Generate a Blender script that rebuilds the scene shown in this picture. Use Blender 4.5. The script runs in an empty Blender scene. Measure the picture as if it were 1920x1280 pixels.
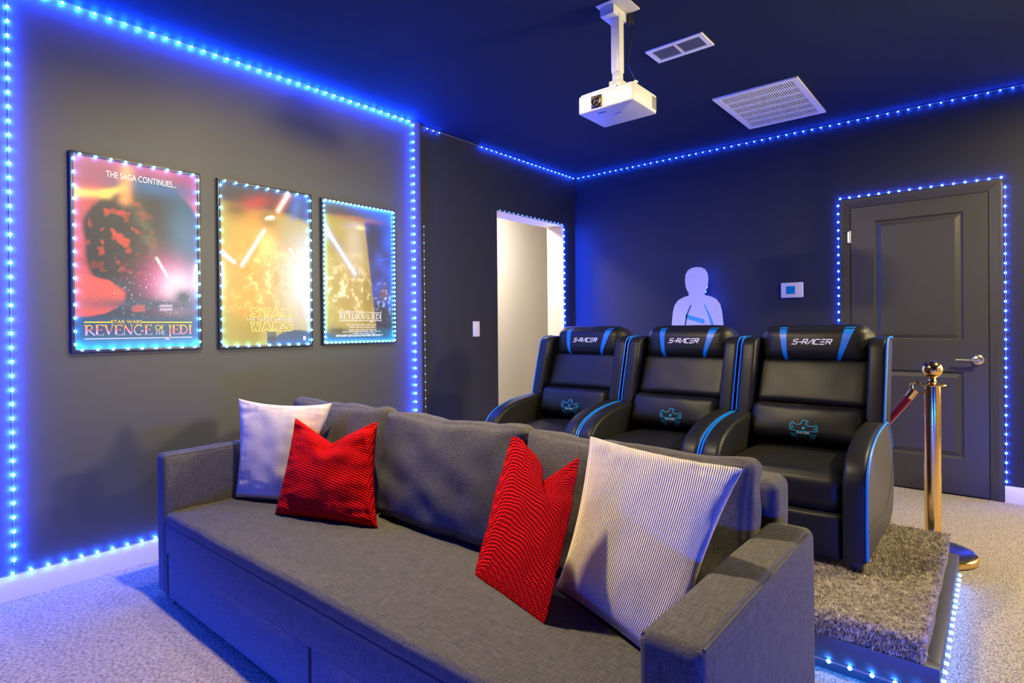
import bpy, bmesh, math, random
from mathutils import Vector, Matrix, noise
from mathutils.bvhtree import BVHTree
R = math.radians
PI = math.pi
random.seed(7)
scn = bpy.context.scene
COL = scn.collection

# ------------------------------------------------------------------ camera
CAM_H = 1.18566
yaw, pitch, roll = 0.701922, -0.0045194, -0.009318
fwd = Vector((-math.sin(yaw) * math.cos(pitch), math.cos(yaw) * math.cos(pitch), math.sin(pitch)))
rgt = Vector((math.cos(yaw), math.sin(yaw), 0))
upv = rgt.cross(fwd)
r2 = rgt * math.cos(roll) + upv * math.sin(roll)
u2 = -rgt * math.sin(roll) + upv * math.cos(roll)
cd = bpy.data.cameras.new('camera')
cam = bpy.data.objects.new('camera', cd)
COL.objects.link(cam)
cd.sensor_width = 36
cd.lens = 1078.07 / 1920 * 36
cd.shift_y = -21.446 / 1920
cd.clip_start = 0.05
M = Matrix((r2, u2, -fwd)).transposed().to_4x4()
M.translation = Vector((0, 0, CAM_H))
cam.matrix_world = M
scn.camera = cam

# ------------------------------------------------------------------ world, lights, exposure
w = bpy.data.worlds.new('world'); scn.world = w; w.use_nodes = True
w.node_tree.nodes['Background'].inputs[0].default_value = (0.02, 0.03, 0.09, 1)
w.node_tree.nodes['Background'].inputs[1].default_value = 0.1
scn.view_settings.view_transform = 'Standard'
scn.view_settings.look = 'None'
scn.view_settings.gamma = 1
scn.view_settings.use_curve_mapping = False
scn.view_settings.exposure = 0.0
scn.cycles.use_denoising = True
scn.cycles.sample_clamp_indirect = 4.0
scn.cycles.max_bounces = 6
scn.cycles.caustics_reflective = False
scn.cycles.caustics_refractive = False

def area(name, loc, target, sx, sy, power, color, spread=None):
    l = bpy.data.lights.new(name, 'AREA'); l.shape = 'RECTANGLE'; l.size = sx; l.size_y = sy
    l.energy = power; l.color = color
    if spread: l.spread = spread
    o = bpy.data.objects.new(name, l); COL.objects.link(o); o.location = loc
    o.rotation_euler = (Vector(target) - Vector(loc)).to_track_quat('-Z', 'Y').to_euler()
    return o
WARM = (1.0, 0.84, 0.45)
BLUE = (0.004, 0.055, 1.0)
KEY = (1.0, 0.81, 0.44)
area('warm_ceiling_light_front', (-1.62, 1.16, 2.68), (-1.3, 1.15, 0), 0.10, 0.10, 88, KEY)
area('warm_ceiling_light_left', (-2.35, 1.62, 2.70), (-2.35, 1.6, 0), 0.10, 0.10, 15, KEY)
area('warm_ceiling_light_rear', (0.85, 3.75, 2.70), (0.8, 3.7, 0), 0.2, 0.2, 112, WARM)
area('warm_wall_light_right', (2.1, 3.55, 1.95), (-3.34, 1.95, 1.75), 0.35, 0.35, 26, WARM, R(75))
area('warm_side_room_light', (2.6, 5.6, 1.55), (-0.9, 2.9, 0.9), 2.0, 2.0, 110, WARM)
area('blue_front_floor_light', (-1.2, -1.2, 0.12), (-1.2, 0.93, -0.62), 4.0, 0.08, 140, BLUE, R(58))
area('blue_front_wall_light', (-1.2, -1.5, 0.6), (-1.2, 2.0, 0.5), 3.0, 0.3, 10, BLUE)
area('blue_right_floor_light', (2.0, 0.2, 0.25), (-0.38, 1.3, -0.1), 1.6, 0.1, 36, BLUE, R(80))
area('hall_light', (-4.1, 4.3, 2.6), (-4.5, 4.8, 0.8), 0.5, 0.5, 105, (1.0, 0.90, 0.76))

# ------------------------------------------------------------------ materials
def lin(c):
    return tuple((x / 12.92 if x <= 0.04045 else ((x + 0.055) / 1.055) ** 2.4) for x in [v / 255 for v in c]) + (1,)

def mat(name, base=(0.5, 0.5, 0.5), rough=0.6, metal=0.0, bump=None, var=None, coat=0, spec=0.5, sheen=0, emit=None, attr=None):
    m = bpy.data.materials.new(name); m.use_nodes = True
    nt = m.node_tree; b = nt.nodes['Principled BSDF']
    base = tuple(base)[:3] + (1,)
    b.inputs['Base Color'].default_value = base
    b.inputs['Roughness'].default_value = rough
    b.inputs['Metallic'].default_value = metal
    b.inputs['Specular IOR Level'].default_value = spec
    b.inputs['Coat Weight'].default_value = coat
    b.inputs['Coat Roughness'].default_value = 0.04
    b.inputs['Sheen Weight'].default_value = sheen
    if emit:
        b.inputs['Emission Color'].default_value = tuple(emit[0]) + (1,)
        b.inputs['Emission Strength'].default_value = emit[1]
    tc = nt.nodes.new('ShaderNodeTexCoord')
    if attr:
        a = nt.nodes.new('ShaderNodeVertexColor'); a.layer_name = attr
        nt.links.new(a.outputs[0], b.inputs['Base Color'])
    if bump or var:
        sc_ = (bump or var)
        mp = nt.nodes.new('ShaderNodeMapping'); mp.inputs['Scale'].default_value = sc_.get('stretch', (1, 1, 1))
        nt.links.new(tc.outputs['Object'], mp.inputs[0])
    if bump:
        n = nt.nodes.new('ShaderNodeTexNoise'); n.inputs['Scale'].default_value = bump['scale']
        n.inputs['Detail'].default_value = bump.get('detail', 3)
        nt.links.new(mp.outputs[0], n.inputs['Vector'])
        bp_ = nt.nodes.new('ShaderNodeBump'); bp_.inputs['Strength'].default_value = bump.get('strength', 0.3)
        bp_.inputs['Distance'].default_value = bump.get('dist', 0.002)
        nt.links.new(n.outputs[0], bp_.inputs['Height']); nt.links.new(bp_.outputs[0], b.inputs['Normal'])
    if var:
        n = nt.nodes.new('ShaderNodeTexNoise'); n.inputs['Scale'].default_value = var['scale']
        n.inputs['Detail'].default_value = var.get('detail', 4)
        mp2 = nt.nodes.new('ShaderNodeMapping'); mp2.inputs['Scale'].default_value = var.get('stretch', (1, 1, 1))
        nt.links.new(tc.outputs['Object'], mp2.inputs[0]); nt.links.new(mp2.outputs[0], n.inputs['Vector'])
        cr = nt.nodes.new('ShaderNodeValToRGB')
        cr.color_ramp.elements[0].position = var.get('p0', 0.3); cr.color_ramp.elements[1].position = var.get('p1', 0.7)
        cr.color_ramp.elements[0].color = tuple(var['c0'])[:3] + (1,); cr.color_ramp.elements[1].color = tuple(var['c1'])[:3] + (1,)
        nt.links.new(n.outputs[0], cr.inputs[0]); nt.links.new(cr.outputs[0], b.inputs['Base Color'])
    return m

def linen(name, c0, c1, rough=0.9):
    """woven cloth: crossing stretched threads in colour and bump, object space"""
    m = bpy.data.materials.new(name); m.use_nodes = True
    nt = m.node_tree; b = nt.nodes['Principled BSDF']
    b.inputs['Roughness'].default_value = rough
    b.inputs['Specular IOR Level'].default_value = 0.2
    tc = nt.nodes.new('ShaderNodeTexCoord')
    outs = []
    for st in ((25, 500, 500), (500, 25, 500), (500, 500, 25)):
        mp = nt.nodes.new('ShaderNodeMapping'); mp.inputs['Scale'].default_value = st
        n = nt.nodes.new('ShaderNodeTexNoise'); n.inputs['Scale'].default_value = 1; n.inputs['Detail'].default_value = 2
        nt.links.new(tc.outputs['Object'], mp.inputs[0]); nt.links.new(mp.outputs[0], n.inputs['Vector']); outs.append(n.outputs[0])
    ad = nt.nodes.new('ShaderNodeMath'); ad.operation = 'ADD'
    nt.links.new(outs[0], ad.inputs[0]); nt.links.new(outs[1], ad.inputs[1])
    ad2 = nt.nodes.new('ShaderNodeMath'); ad2.operation = 'ADD'; nt.links.new(ad.outputs[0], ad2.inputs[0]); nt.links.new(outs[2], ad2.inputs[1]); ad = ad2
    ha = nt.nodes.new('ShaderNodeMath'); ha.operation = 'MULTIPLY'; ha.inputs[1].default_value = 0.3333
    nt.links.new(ad.outputs[0], ha.inputs[0])
    cr = nt.nodes.new('ShaderNodeValToRGB'); cr.color_ramp.elements[0].position = 0.35; cr.color_ramp.elements[1].position = 0.64
    cr.color_ramp.elements[0].color = tuple(c0) + (1,); cr.color_ramp.elements[1].color = tuple(c1) + (1,)
    nt.links.new(ha.outputs[0], cr.inputs[0]); nt.links.new(cr.outputs[0], b.inputs['Base Color'])
    bp_ = nt.nodes.new('ShaderNodeBump'); bp_.inputs['Strength'].default_value = 0.5; bp_.inputs['Distance'].default_value = 0.0012
    nt.links.new(ha.outputs[0], bp_.inputs['Height']); nt.links.new(bp_.outputs[0], b.inputs['Normal'])
    return m

def ribbed(name, base, freq_u, freq_v=0, strength=0.6, dist=0.003, rough=0.85, sheen=0.3, rot=0.0, distort=0.0):
    m = bpy.data.materials.new(name); m.use_nodes = True
    nt = m.node_tree; b = nt.nodes['Principled BSDF']
    b.inputs['Base Color'].default_value = tuple(base) + (1,); b.inputs['Roughness'].default_value = rough
    b.inputs['Sheen Weight'].default_value = sheen; b.inputs['Specular IOR Level'].default_value = 0.06
    tc = nt.nodes.new('ShaderNodeTexCoord'); hs = []
    for f, ax in ((freq_u, 'X'), (freq_v, 'Y')):
        if not f: continue
        mp = nt.nodes.new('ShaderNodeMapping'); mp.inputs['Rotation'].default_value = (0, 0, rot)
        wv = nt.nodes.new('ShaderNodeTexWave'); wv.bands_direction = ax; wv.inputs['Scale'].default_value = f / 20 * 2 * PI
        wv.inputs['Distortion'].default_value = distort; wv.inputs['Detail'].default_value = 1; wv.inputs['Detail Scale'].default_value = 0.4
        nt.links.new(tc.outputs['UV'], mp.inputs[0]); nt.links.new(mp.outputs[0], wv.inputs['Vector']); hs.append(wv.outputs['Fac'])
    h = hs[0]
    if len(hs) > 1:
        mu = nt.nodes.new('ShaderNodeMath'); mu.operation = 'MULTIPLY'
        nt.links.new(hs[0], mu.inputs[0]); nt.links.new(hs[1], mu.inputs[1]); h = mu.outputs[0]
    bp_ = nt.nodes.new('ShaderNodeBump'); bp_.inputs['Strength'].default_value = strength; bp_.inputs['Distance'].default_value = dist
    nt.links.new(h, bp_.inputs['Height']); nt.links.new(bp_.outputs[0], b.inputs['Normal'])
    return m

MT = {}
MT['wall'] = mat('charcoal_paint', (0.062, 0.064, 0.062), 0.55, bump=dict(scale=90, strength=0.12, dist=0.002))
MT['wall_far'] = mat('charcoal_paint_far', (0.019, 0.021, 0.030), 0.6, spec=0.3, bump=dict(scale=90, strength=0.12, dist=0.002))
MT['ceil'] = mat('dark_ceiling_paint', (0.013, 0.020, 0.046), 0.8, spec=0.15, bump=dict(scale=60, strength=0.2, dist=0.003))
MT['beige'] = mat('beige_paint', (0.62, 0.50, 0.28), 0.7)
MT['cream'] = mat('cream_paint', (0.72, 0.66, 0.58), 0.7, bump=dict(scale=60, strength=0.1))
MT['white'] = mat('white_trim_paint', (0.78, 0.78, 0.80), 0.4)
MT['plastic'] = mat('white_plastic', (0.62, 0.62, 0.61), 0.4)
MT['vent'] = mat('white_enamel', (0.80, 0.80, 0.78), 0.45)
MT['dark'] = mat('dark_cavity', (0.02, 0.02, 0.02), 0.8)
MT['carpet'] = mat('grey_beige_carpet', rough=0.95, spec=0.1, sheen=0.2,
                   bump=dict(scale=190, strength=1.0, dist=0.014, detail=6, stretch=(1, 0.5, 1)),
                   var=dict(scale=170, c0=(0.20, 0.165, 0.125), c1=(0.56, 0.47, 0.35), p0=0.36, p1=0.60, detail=7, stretch=(1, 0.5, 1)))
MT['shag'] = mat('shag_carpet', rough=0.95, spec=0.1, sheen=0.2,
                 bump=dict(scale=160, strength=1.0, dist=0.02, detail=5),
                 var=dict(scale=130, c0=(0.07, 0.06, 0.05), c1=(0.56, 0.48, 0.38), p0=0.36, p1=0.62, detail=6))
MT['leather'] = mat('black_leatherette', (0.009, 0.009, 0.009), 0.44, bump=dict(scale=260, strength=0.12, dist=0.001), spec=0.24)
MT['leather_lit'] = mat('black_leatherette_lit', (0.032, 0.031, 0.029), 0.42, bump=dict(scale=260, strength=0.08, dist=0.001))  # armrest leather lightened: warm side light put into the colour
MT['blue'] = mat('blue_trim', (0.0, 0.16, 0.62), 0.4)
MT['cyan'] = mat('cyan_thread', (0.0, 0.33, 0.55), 0.5)
MT['logo_white'] = mat('white_thread', (0.85, 0.85, 0.85), 0.5)
MT['logo_red'] = mat('red_thread', (0.6, 0.01, 0.02), 0.5)
MT['sofa'] = linen('grey_linen', (0.032, 0.030, 0.030), (0.125, 0.117, 0.112))
MT['sofa_dark'] = mat('dark_seam', (0.04, 0.04, 0.045), 0.8)
MT['red'] = ribbed('red_quilted_cloth', (0.62, 0.004, 0.003), 40, 40, strength=1.0, dist=0.007, rough=0.8, sheen=0.0, rot=0.25, distort=1.0)
MT['cord'] = ribbed('cream_corduroy', (0.80, 0.70, 0.56), 74, 0, strength=0.9, dist=0.004, sheen=0.0)
MT['plush'] = mat('cream_plush', (0.64, 0.56, 0.45), 0.9, bump=dict(scale=120, strength=0.35, dist=0.003), sheen=0.0, spec=0.1)
MT['gold'] = mat('polished_brass', (0.95, 0.66, 0.27), 0.12, 1.0)
MT['nickel'] = mat('satin_nickel', (0.75, 0.70, 0.62), 0.25, 1.0)
MT['velvet'] = mat('red_velvet', (0.60, 0.008, 0.010), 0.8, sheen=0.8)
MT['black'] = mat('black_satin', (0.012, 0.012, 0.012), 0.3)
MT['frame'] = mat('black_wood_frame', (0.03, 0.024, 0.02), 0.35)
MT['door'] = mat('charcoal_door_paint', (0.045, 0.045, 0.042), 0.42)
MT['board'] = mat('painted_board', (0.055, 0.058, 0.055), 0.5)
MT['tape'] = mat('led_tape', (0.20, 0.20, 0.24), 0.5)
MT['led'] = mat('led_blue', (0, 0, 0), 0.5, emit=((0.0065, 0.045, 1.0), 1900))
MT['led_base'] = mat('led_blue_base', (0, 0, 0), 0.5, emit=((0.014, 0.085, 1.0), 480))
MT['led_jamb'] = mat('led_blue_jamb', (0, 0, 0), 0.5, emit=((0.009, 0.065, 1.0), 5200))
MT['led_top'] = mat('led_blue_top', (0, 0, 0), 0.5, emit=((0.0045, 0.048, 1.0), 6500))
MT['led_under'] = mat('led_blue_under', (0, 0, 0), 0.5, emit=((0.03, 0.20, 1.0), 180))
MT['led_faint'] = mat('led_blue_faint', (0, 0, 0), 0.5, emit=((0.02, 0.12, 1.0), 60))
MT['led_soft'] = mat('led_blue_soft', (0, 0, 0), 0.5, emit=((0.009, 0.065, 1.0), 480))
MT['led_cyan'] = mat('led_cyan', (0, 0, 0), 0.5, emit=((0.045, 0.46, 1.0), 150))
MT['screen'] = mat('thermostat_screen', (0.0, 0.05, 0.2), 0.2, emit=((0.0, 0.10, 0.42), 0.7))
MT['lens'] = mat('lens_glass', (0.02, 0.02, 0.03), 0.03, spec=1.0)
for k, v in dict(pal=(0.62, 0.66, 0.82), sky=(0.05, 0.42, 0.75), deep=(0.01, 0.08, 0.2)).items():
    MT['cut_' + k] = mat('printed_' + k, v, 0.6)
def ink(name, c, e=0):
    return mat('ink_' + name, c, 0.45)
MT['ink_white'] = ink('white', (0.85, 0.88, 0.95)); MT['ink_yellow'] = ink('yellow', (0.9, 0.68, 0.05))
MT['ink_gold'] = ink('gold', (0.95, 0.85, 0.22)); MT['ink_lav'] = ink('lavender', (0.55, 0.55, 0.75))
MT['ink_olive'] = ink('olive', (0.36, 0.30, 0.07))
MT['art'] = mat('printed_art', rough=0.4, attr='art', coat=0.3)
def ink_grad():
    m = mat('ink_title', rough=0.45); nt = m.node_tree; b = nt.nodes['Principled BSDF']
    tc = nt.nodes.new('ShaderNodeTexCoord'); sp = nt.nodes.new('ShaderNodeSeparateXYZ'); cr = nt.nodes.new('ShaderNodeValToRGB')
    nt.links.new(tc.outputs['Generated'], sp.inputs[0]); nt.links.new(sp.outputs[2], cr.inputs[0]); nt.links.new(cr.outputs[0], b.inputs['Base Color'])
    e = cr.color_ramp.elements; e[0].position = 0.3; e[0].color = (0.5, 0.42, 0.75, 1); e[1].position = 1.0; e[1].color = (0.95, 0.65, 0.12, 1)
    k = cr.color_ramp.elements.new(0.58); k.color = (0.9, 0.16, 0.16, 1)
    return m
MT['ink_title'] = ink_grad()

# ------------------------------------------------------------------ builders
ORG = {}
def tag(o, label=None, cat=None, group=None, kind=None):
    if label: o['label'] = label
    if cat: o['category'] = cat
    if group: o['group'] = group
    if kind: o['kind'] = kind
    return o
def thing(name, label, cat, loc=(0, 0, 0), group=None, kind=None):
    o = bpy.data.objects.new(name, None); COL.objects.link(o); o.location = loc
    o.empty_display_size = 0.1
    ORG[o] = Vector(loc); return tag(o, label, cat, group, kind)

class MB:
    def __init__(s): s.bm = bmesh.new(); s.mi = 0; s.mats = []
    def use(s, m):
        if m not in s.mats: s.mats.append(m)
        s.mi = s.mats.index(m); return s
    def _add(s, tmp, smooth=True):
        vm = {}
        for v in tmp.verts: vm[v] = s.bm.verts.new(v.co)
        for f in tmp.faces:
            try: g = s.bm.faces.new([vm[v] for v in f.verts])
            except ValueError: continue
            g.material_index = s.mi; g.smooth = smooth
        tmp.free(); return s
    def box(s, x0, x1, y0, y1, z0, z1, bev=0.0, seg=2, rot=None, piv=None):
        t = bmesh.new(); bmesh.ops.create_cube(t, size=1)
        c = Vector(((x0 + x1) / 2, (y0 + y1) / 2, (z0 + z1) / 2))
        for v in t.verts: v.co = Vector((v.co.x * (x1 - x0), v.co.y * (y1 - y0), v.co.z * (z1 - z0))) + c
        if bev > 0: bmesh.ops.bevel(t, geom=list(t.edges), offset=bev, segments=seg, profile=0.5, affect='EDGES')
        if rot is not None:
            p = Vector(piv) if piv is not None else c
            for v in t.verts: v.co = rot @ (v.co - p) + p
        return s._add(t, bev > 0)
    def prism(s, poly, a0, a1, axis='X', bev=0.0, seg=3):
        """poly in the other two axes (Y,Z for X; X,Z for Y; X,Y for Z)"""
        t = bmesh.new()
        def P(p, a):
            return Vector((a, p[0], p[1])) if axis == 'X' else Vector((p[0], a, p[1])) if axis == 'Y' else Vector((p[0], p[1], a))
        A = [t.verts.new(P(p, a0)) for p in poly]; B = [t.verts.new(P(p, a1)) for p in poly]; n = len(poly)
        fa = t.faces.new(A); fb = t.faces.new(B[::-1])
        for i in range(n): t.faces.new([A[i], B[i], B[(i + 1) % n], A[(i + 1) % n]])
        bmesh.ops.recalc_face_normals(t, faces=list(t.faces))
        if bev > 0:
            ed = [e for e in t.edges if (fa in e.link_faces or fb in e.link_faces)]
            bmesh.ops.bevel(t, geom=ed, offset=bev, segments=seg, profile=0.5, affect='EDGES')
        return s._add(t, bev > 0)
    def tube(s, pts, r, n=8, cap=True):
        t = bmesh.new(); pts = [Vector(p) for p in pts]; rings = []
        rr = r if isinstance(r, (list, tuple)) else [r] * len(pts)
        up = Vector((0, 0, 1)); prev = None
        for i, p in enumerate(pts):
            d = (pts[min(i + 1, len(pts) - 1)] - pts[max(i - 1, 0)]).normalized()
            if prev is None:
                a = d.cross(up); a = a if a.length > 1e-3 else d.cross(Vector((1, 0, 0)))
            else: a = prev - d * prev.dot(d)
            a.normalize(); prev = a; b = d.cross(a)
            rings.append([t.verts.new(p + (a * math.cos(2 * PI * k / n) + b * math.sin(2 * PI * k / n)) * rr[i]) for k in range(n)])
        for i in range(len(rings) - 1):
            for k in range(n):
                t.faces.new([rings[i][k], rings[i][(k + 1) % n], rings[i + 1][(k + 1) % n], rings[i + 1][k]])
        if cap: t.faces.new(rings[0][::-1]); t.faces.new(rings[-1])
        return s._add(t)
    def lathe(s, prof, cx, cy, n=40, axis='Z', base=0.0):
        t = bmesh.new(); rings = []
        for r, z in prof:
            ring = []
            for k in range(n):
                a = 2 * PI * k / n; c_, s_ = math.cos(a) * max(r, 1e-5), math.sin(a) * max(r, 1e-5)
                if axis == 'Z': p = (cx + c_, cy + s_, z)
                elif axis == 'Y': p = (cx + c_, z, cy + s_)
                else: p = (z, cx + c_, cy + s_)
                ring.append(t.verts.new(p))
            rings.append(ring)
        for i in range(len(rings) - 1):
            for k in range(n):
                t.faces.new([rings[i][k], rings[i][(k + 1) % n], rings[i + 1][(k + 1) % n], rings[i + 1][k]])
        bmesh.ops.recalc_face_normals(t, faces=list(t.faces))
        return s._add(t)
    def cush(s, x0, x1, y0, y1, z0, z1, r=0.03, puff=(0, 0, 0), n=14, rot=None, piv=None, wr=0.0, sag=0.0, seed=0):
        """padded rounded block; puff = bulge of the faces across x, y and z"""
        t = bmesh.new(); h = Vector(((x1 - x0) / 2, (y1 - y0) / 2, (z1 - z0) / 2)); c = Vector(((x0 + x1) / 2, (y0 + y1) / 2, (z0 + z1) / 2))
        inn = Vector([max(h[i] - r, 0.0005) for i in range(3)])
        def prm(i, half, inner):
            # parameter list with extra rows in the rounded rim
            return i
        lists = []
        for a in range(3):
            k = 4; e = inn[a] / h[a]
            L = [-1 + (1 - e) * j / k for j in range(k)] + [-e + 2 * e * j / n for j in range(n + 1)] + [e + (1 - e) * (j + 1) / k for j in range(k)]
            lists.append(L)
        cache = {}
        def V(p):
            key = tuple(round(q, 5) for q in p)
            if key in cache: return cache[key]
            q = Vector((p[0] * h[0], p[1] * h[1], p[2] * h[2]))
            cl = Vector([max(-inn[i], min(inn[i], q[i])) for i in range(3)])
            d = q - cl
            o = cl + (d.normalized() * r if d.length > 1e-7 else Vector((0, 0, 0)))
            w_ = [abs(p[i]) ** 10 for i in range(3)]
            g = [max(0, 1 - p[i] ** 2) for i in range(3)]
            for i in range(3):
                j, k = (i + 1) % 3, (i + 2) % 3
                o[i] += math.copysign(1, p[i]) * puff[i] * w_[i] * (g[j] ** 0.6) * (g[k] ** 0.6)
            if sag: o.z -= sag * max(0, p[2]) * (1 - p[0] ** 2)
            if wr:
                wp = (o + c) * 9 + Vector((seed, seed * 2, 0))
                o += Vector((noise.noise(wp), noise.noise(wp + Vector((5, 0, 0))), noise.noise(wp + Vector((0, 9, 0))))) * wr
            o = o + c
            if rot is not None:
                pv = Vector(piv) if piv is not None else c
                o = rot @ (o - pv) + pv
            cache[key] = t.verts.new(o); return cache[key]
        for ax in range(3):
            j, k = (ax + 1) % 3, (ax + 2) % 3
            for sg in (-1, 1):
                for a in range(len(lists[j]) - 1):
                    for b in range(len(lists[k]) - 1):
                        qs = []
                        for aa, bb in ((a, b), (a + 1, b), (a + 1, b + 1), (a, b + 1)):
                            p = [0, 0, 0]; p[ax] = sg; p[j] = lists[j][aa]; p[k] = lists[k][bb]; qs.append(V(p))
                        if sg < 0: qs = qs[::-1]
                        if len(set(qs)) == 4:
                            try: t.faces.new(qs)
                            except ValueError: pass
        return s._add(t)
    def poly(s, pts3, smooth=False):
        vs = [s.bm.verts.new(p) for p in pts3]
        f = s.bm.faces.new(vs); f.material_index = s.mi; f.smooth = smooth; return s
    def build(s, name, m=None, parent=None, **kw):
        me = bpy.data.meshes.new(name)
        root = parent
        while root is not None and root not in ORG: root = root.parent
        org = ORG[root] if root is not None else None
        if org is None:
            vs = s.bm.verts
            lo = [min(v.co[i] for v in vs) for i in range(3)]; hi = [max(v.co[i] for v in vs) for i in range(3)]
            org = Vector(((lo[0] + hi[0]) / 2, (lo[1] + hi[1]) / 2, lo[2])); own = True
        else: own = False
        for v in s.bm.verts: v.co -= org
        s.bm.to_mesh(me); s.bm.free()
        ms = s.mats or [m]
        for q in ms: me.materials.append(q)
        try: me.set_sharp_from_angle(angle=R(40))
        except Exception: pass
        o = bpy.data.objects.new(name, me); COL.objects.link(o)
        if own: o.location = org; ORG[o] = org
        if parent is not None: o.parent = parent
        return tag(o, **kw)

def struct(name, mb, m, parent=None):
    return mb.build(name, m, parent, kind='structure' if parent is None else None)
def dup_tree(src, delta, label):
    r = src.copy(); COL.objects.link(r); r.location = src.location + Vector(delta); r['label'] = label; ORG[r] = r.location.copy()
    def rec(a, b):
        for ch in a.children:
            c = ch.copy(); COL.objects.link(c); c.parent = b; rec(ch, c)
    rec(src, r); return r
def arc(cx, cy, r, a0, a1, n):
    return [(cx + r * math.cos(R(a0 + (a1 - a0) * i / n)), cy + r * math.sin(R(a0 + (a1 - a0) * i / n))) for i in range(n + 1)]
def bez(pts, n=8):
    """Catmull-Rom through points (any dimension)"""
    P = [Vector(p) for p in pts]; P = [P[0]] + P + [P[-1]]; out = []
    for i in range(1, len(P) - 2):
        for k in range(n):
            t = k / n; a, b, c, d = P[i - 1], P[i], P[i + 1], P[i + 2]
            out.append(0.5 * ((2 * b) + (c - a) * t + (2 * a - 5 * b + 4 * c - d) * t * t + (3 * b - a - 3 * c + d) * t ** 3))
    out.append(P[-2]); return out

# text and stroke lettering: returns (verts2d, faces)
def text2d(s):
    cu = bpy.data.curves.new('lettering', 'FONT'); cu.body = s; cu.size = 1; cu.resolution_u = 4
    ob = bpy.data.objects.new('lettering', cu); COL.objects.link(ob)
    dg = bpy.context.evaluated_depsgraph_get(); dg.update()
    me = bpy.data.meshes.new_from_object(ob.evaluated_get(dg))
    V = [(v.co.x, v.co.y) for v in me.vertices]; F = [tuple(p.vertices) for p in me.polygons]
    bpy.data.objects.remove(ob); bpy.data.curves.remove(cu); bpy.data.meshes.remove(me)
    x0 = min(v[0] for v in V); x1 = max(v[0] for v in V); y0 = min(v[1] for v in V); y1 = max(v[1] for v in V)
    return [((v[0] - x0) / (x1 - x0), (v[1] - y0) / (y1 - y0)) for v in V], F
def ribbon2d(pts, wd, closed=False):
    pts = [Vector(p[:2]) for p in pts]; n = len(pts); V = []; F = []
    wds = wd if isinstance(wd, (list, tuple)) else [wd] * n
    for i, p in enumerate(pts):
        a = pts[(i - 1) % n] if (closed or i > 0) else p; b = pts[(i + 1) % n] if (closed or i < n - 1) else p
        d1 = (p - a); d2 = (b - p)
        d1 = d1.normalized() if d1.length > 1e-9 else d2.normalized(); d2 = d2.normalized() if d2.length > 1e-9 else d1
        t = (d1 + d2); t = t.normalized() if t.length > 1e-6 else d1
        nn = Vector((-t.y, t.x)); m_ = wds[i] / 2 / max(0.5, nn.dot(Vector((-d1.y, d1.x))))
        V += [tuple(p + nn * m_), tuple(p - nn * m_)]
    for i in range(n if closed else n - 1):
        j = (i + 1) % n; F.append((2 * i, 2 * i + 1, 2 * j + 1, 2 * j))
    return V, F
def add2d(mb, VF, fn, m):
    mb.use(m); vs = [mb.bm.verts.new(fn(*v)) for v in VF[0]]
    for f in VF[1]:
        try: g = mb.bm.faces.new([vs[i] for i in f]); g.material_index = mb.mi
        except ValueError: pass

# ------------------------------------------------------------------ room
XL, XD, YB, H = -3.343, -3.362, 5.005, 2.74
XR, YF = 2.3, -1.7
XB = 4.0
struct('floor', MB().box(-6.2, 4.1, YF - 0.1, 7.2, -0.06, 0.0), MT['carpet'])
struct('ceiling', MB().box(-6.2, 4.1, YF - 0.1, YB + 0.12, H, H + 0.06).box(0.32, 4.1, YB + 0.12, 6.7, H, H + 0.06), MT['ceil'])
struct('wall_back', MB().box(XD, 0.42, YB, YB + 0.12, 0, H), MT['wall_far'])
struct('wall_side_room', MB().box(0.32, 0.42, YB + 0.12, 6.6, 0, H).box(0.32, 4.1, 6.6, 6.7, 0, H), MT['beige'])
DY0, DY1, DZ = 3.783, 4.795, 2.215
XI = XD - 0.20
wb = MB().box(XI, XD, YB - 2.5, DY0, 0, H).box(XI, XD, DY1, YB + 0.12, 0, H).box(XI, XD, DY0, DY1, DZ, H)
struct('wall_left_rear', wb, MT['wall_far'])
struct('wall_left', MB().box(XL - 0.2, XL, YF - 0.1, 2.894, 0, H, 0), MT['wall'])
struct('wall_right', MB().box(XB, XB + 0.1, 1.9, 6.7, 0, H).box(XR, XB, 1.9, 2.0, 0, H), MT['beige'])
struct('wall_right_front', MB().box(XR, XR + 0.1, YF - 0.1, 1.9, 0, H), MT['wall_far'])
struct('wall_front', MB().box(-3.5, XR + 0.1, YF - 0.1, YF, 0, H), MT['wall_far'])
tr = MB().box(XI, XD - 0.002, DY1 - 0.006, DY1, 0, DZ).box(XI, XD - 0.002, DY0, DY0 + 0.006, 0, DZ).box(XI, XD - 0.002, DY0, DY1, DZ - 0.006, DZ)
struct('trim_1', tr, MT['cream'])
struct('wall_hall', MB().box(-4.75, -4.65, 2.4, 7.2, 0, 2.8).box(-6, XI, 7.1, 7.2, 0, 2.8).box(-6, XI, 2.4, 2.5, 0, 2.8).box(-4.75, XI, YB+0.12, 7.2, H, H+.06), MT['cream'])
def baseboard(name, y0=None, y1=None, x0=None, x1=None, hgt=0.108):
    if x0 is None:
        p = [(XL, 0), (XL + 0.016, 0), (XL + 0.016, hgt - 0.03), (XL + 0.011, hgt - 0.015), (XL + 0.009, hgt), (XL, hgt)]
        mb = MB().prism(p, y0, y1, 'Y')
    else:
        p = [(YB, 0), (YB - 0.016, 0), (YB - 0.016, hgt - 0.03), (YB - 0.011, hgt - 0.015), (YB - 0.009, hgt), (YB, hgt)]
        mb = MB().prism(p, x0, x1, 'X')
    return mb
struct('baseboard_left', baseboard('', YF, 1.02).prism([(XL, 0), (XL + 0.016, 0), (XL + 0.016, 0.078), (XL + 0.011, 0.093), (XL + 0.009, 0.108), (XL, 0.108)], 1.0205, 2.894, 'Y'), MT['white'])
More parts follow.
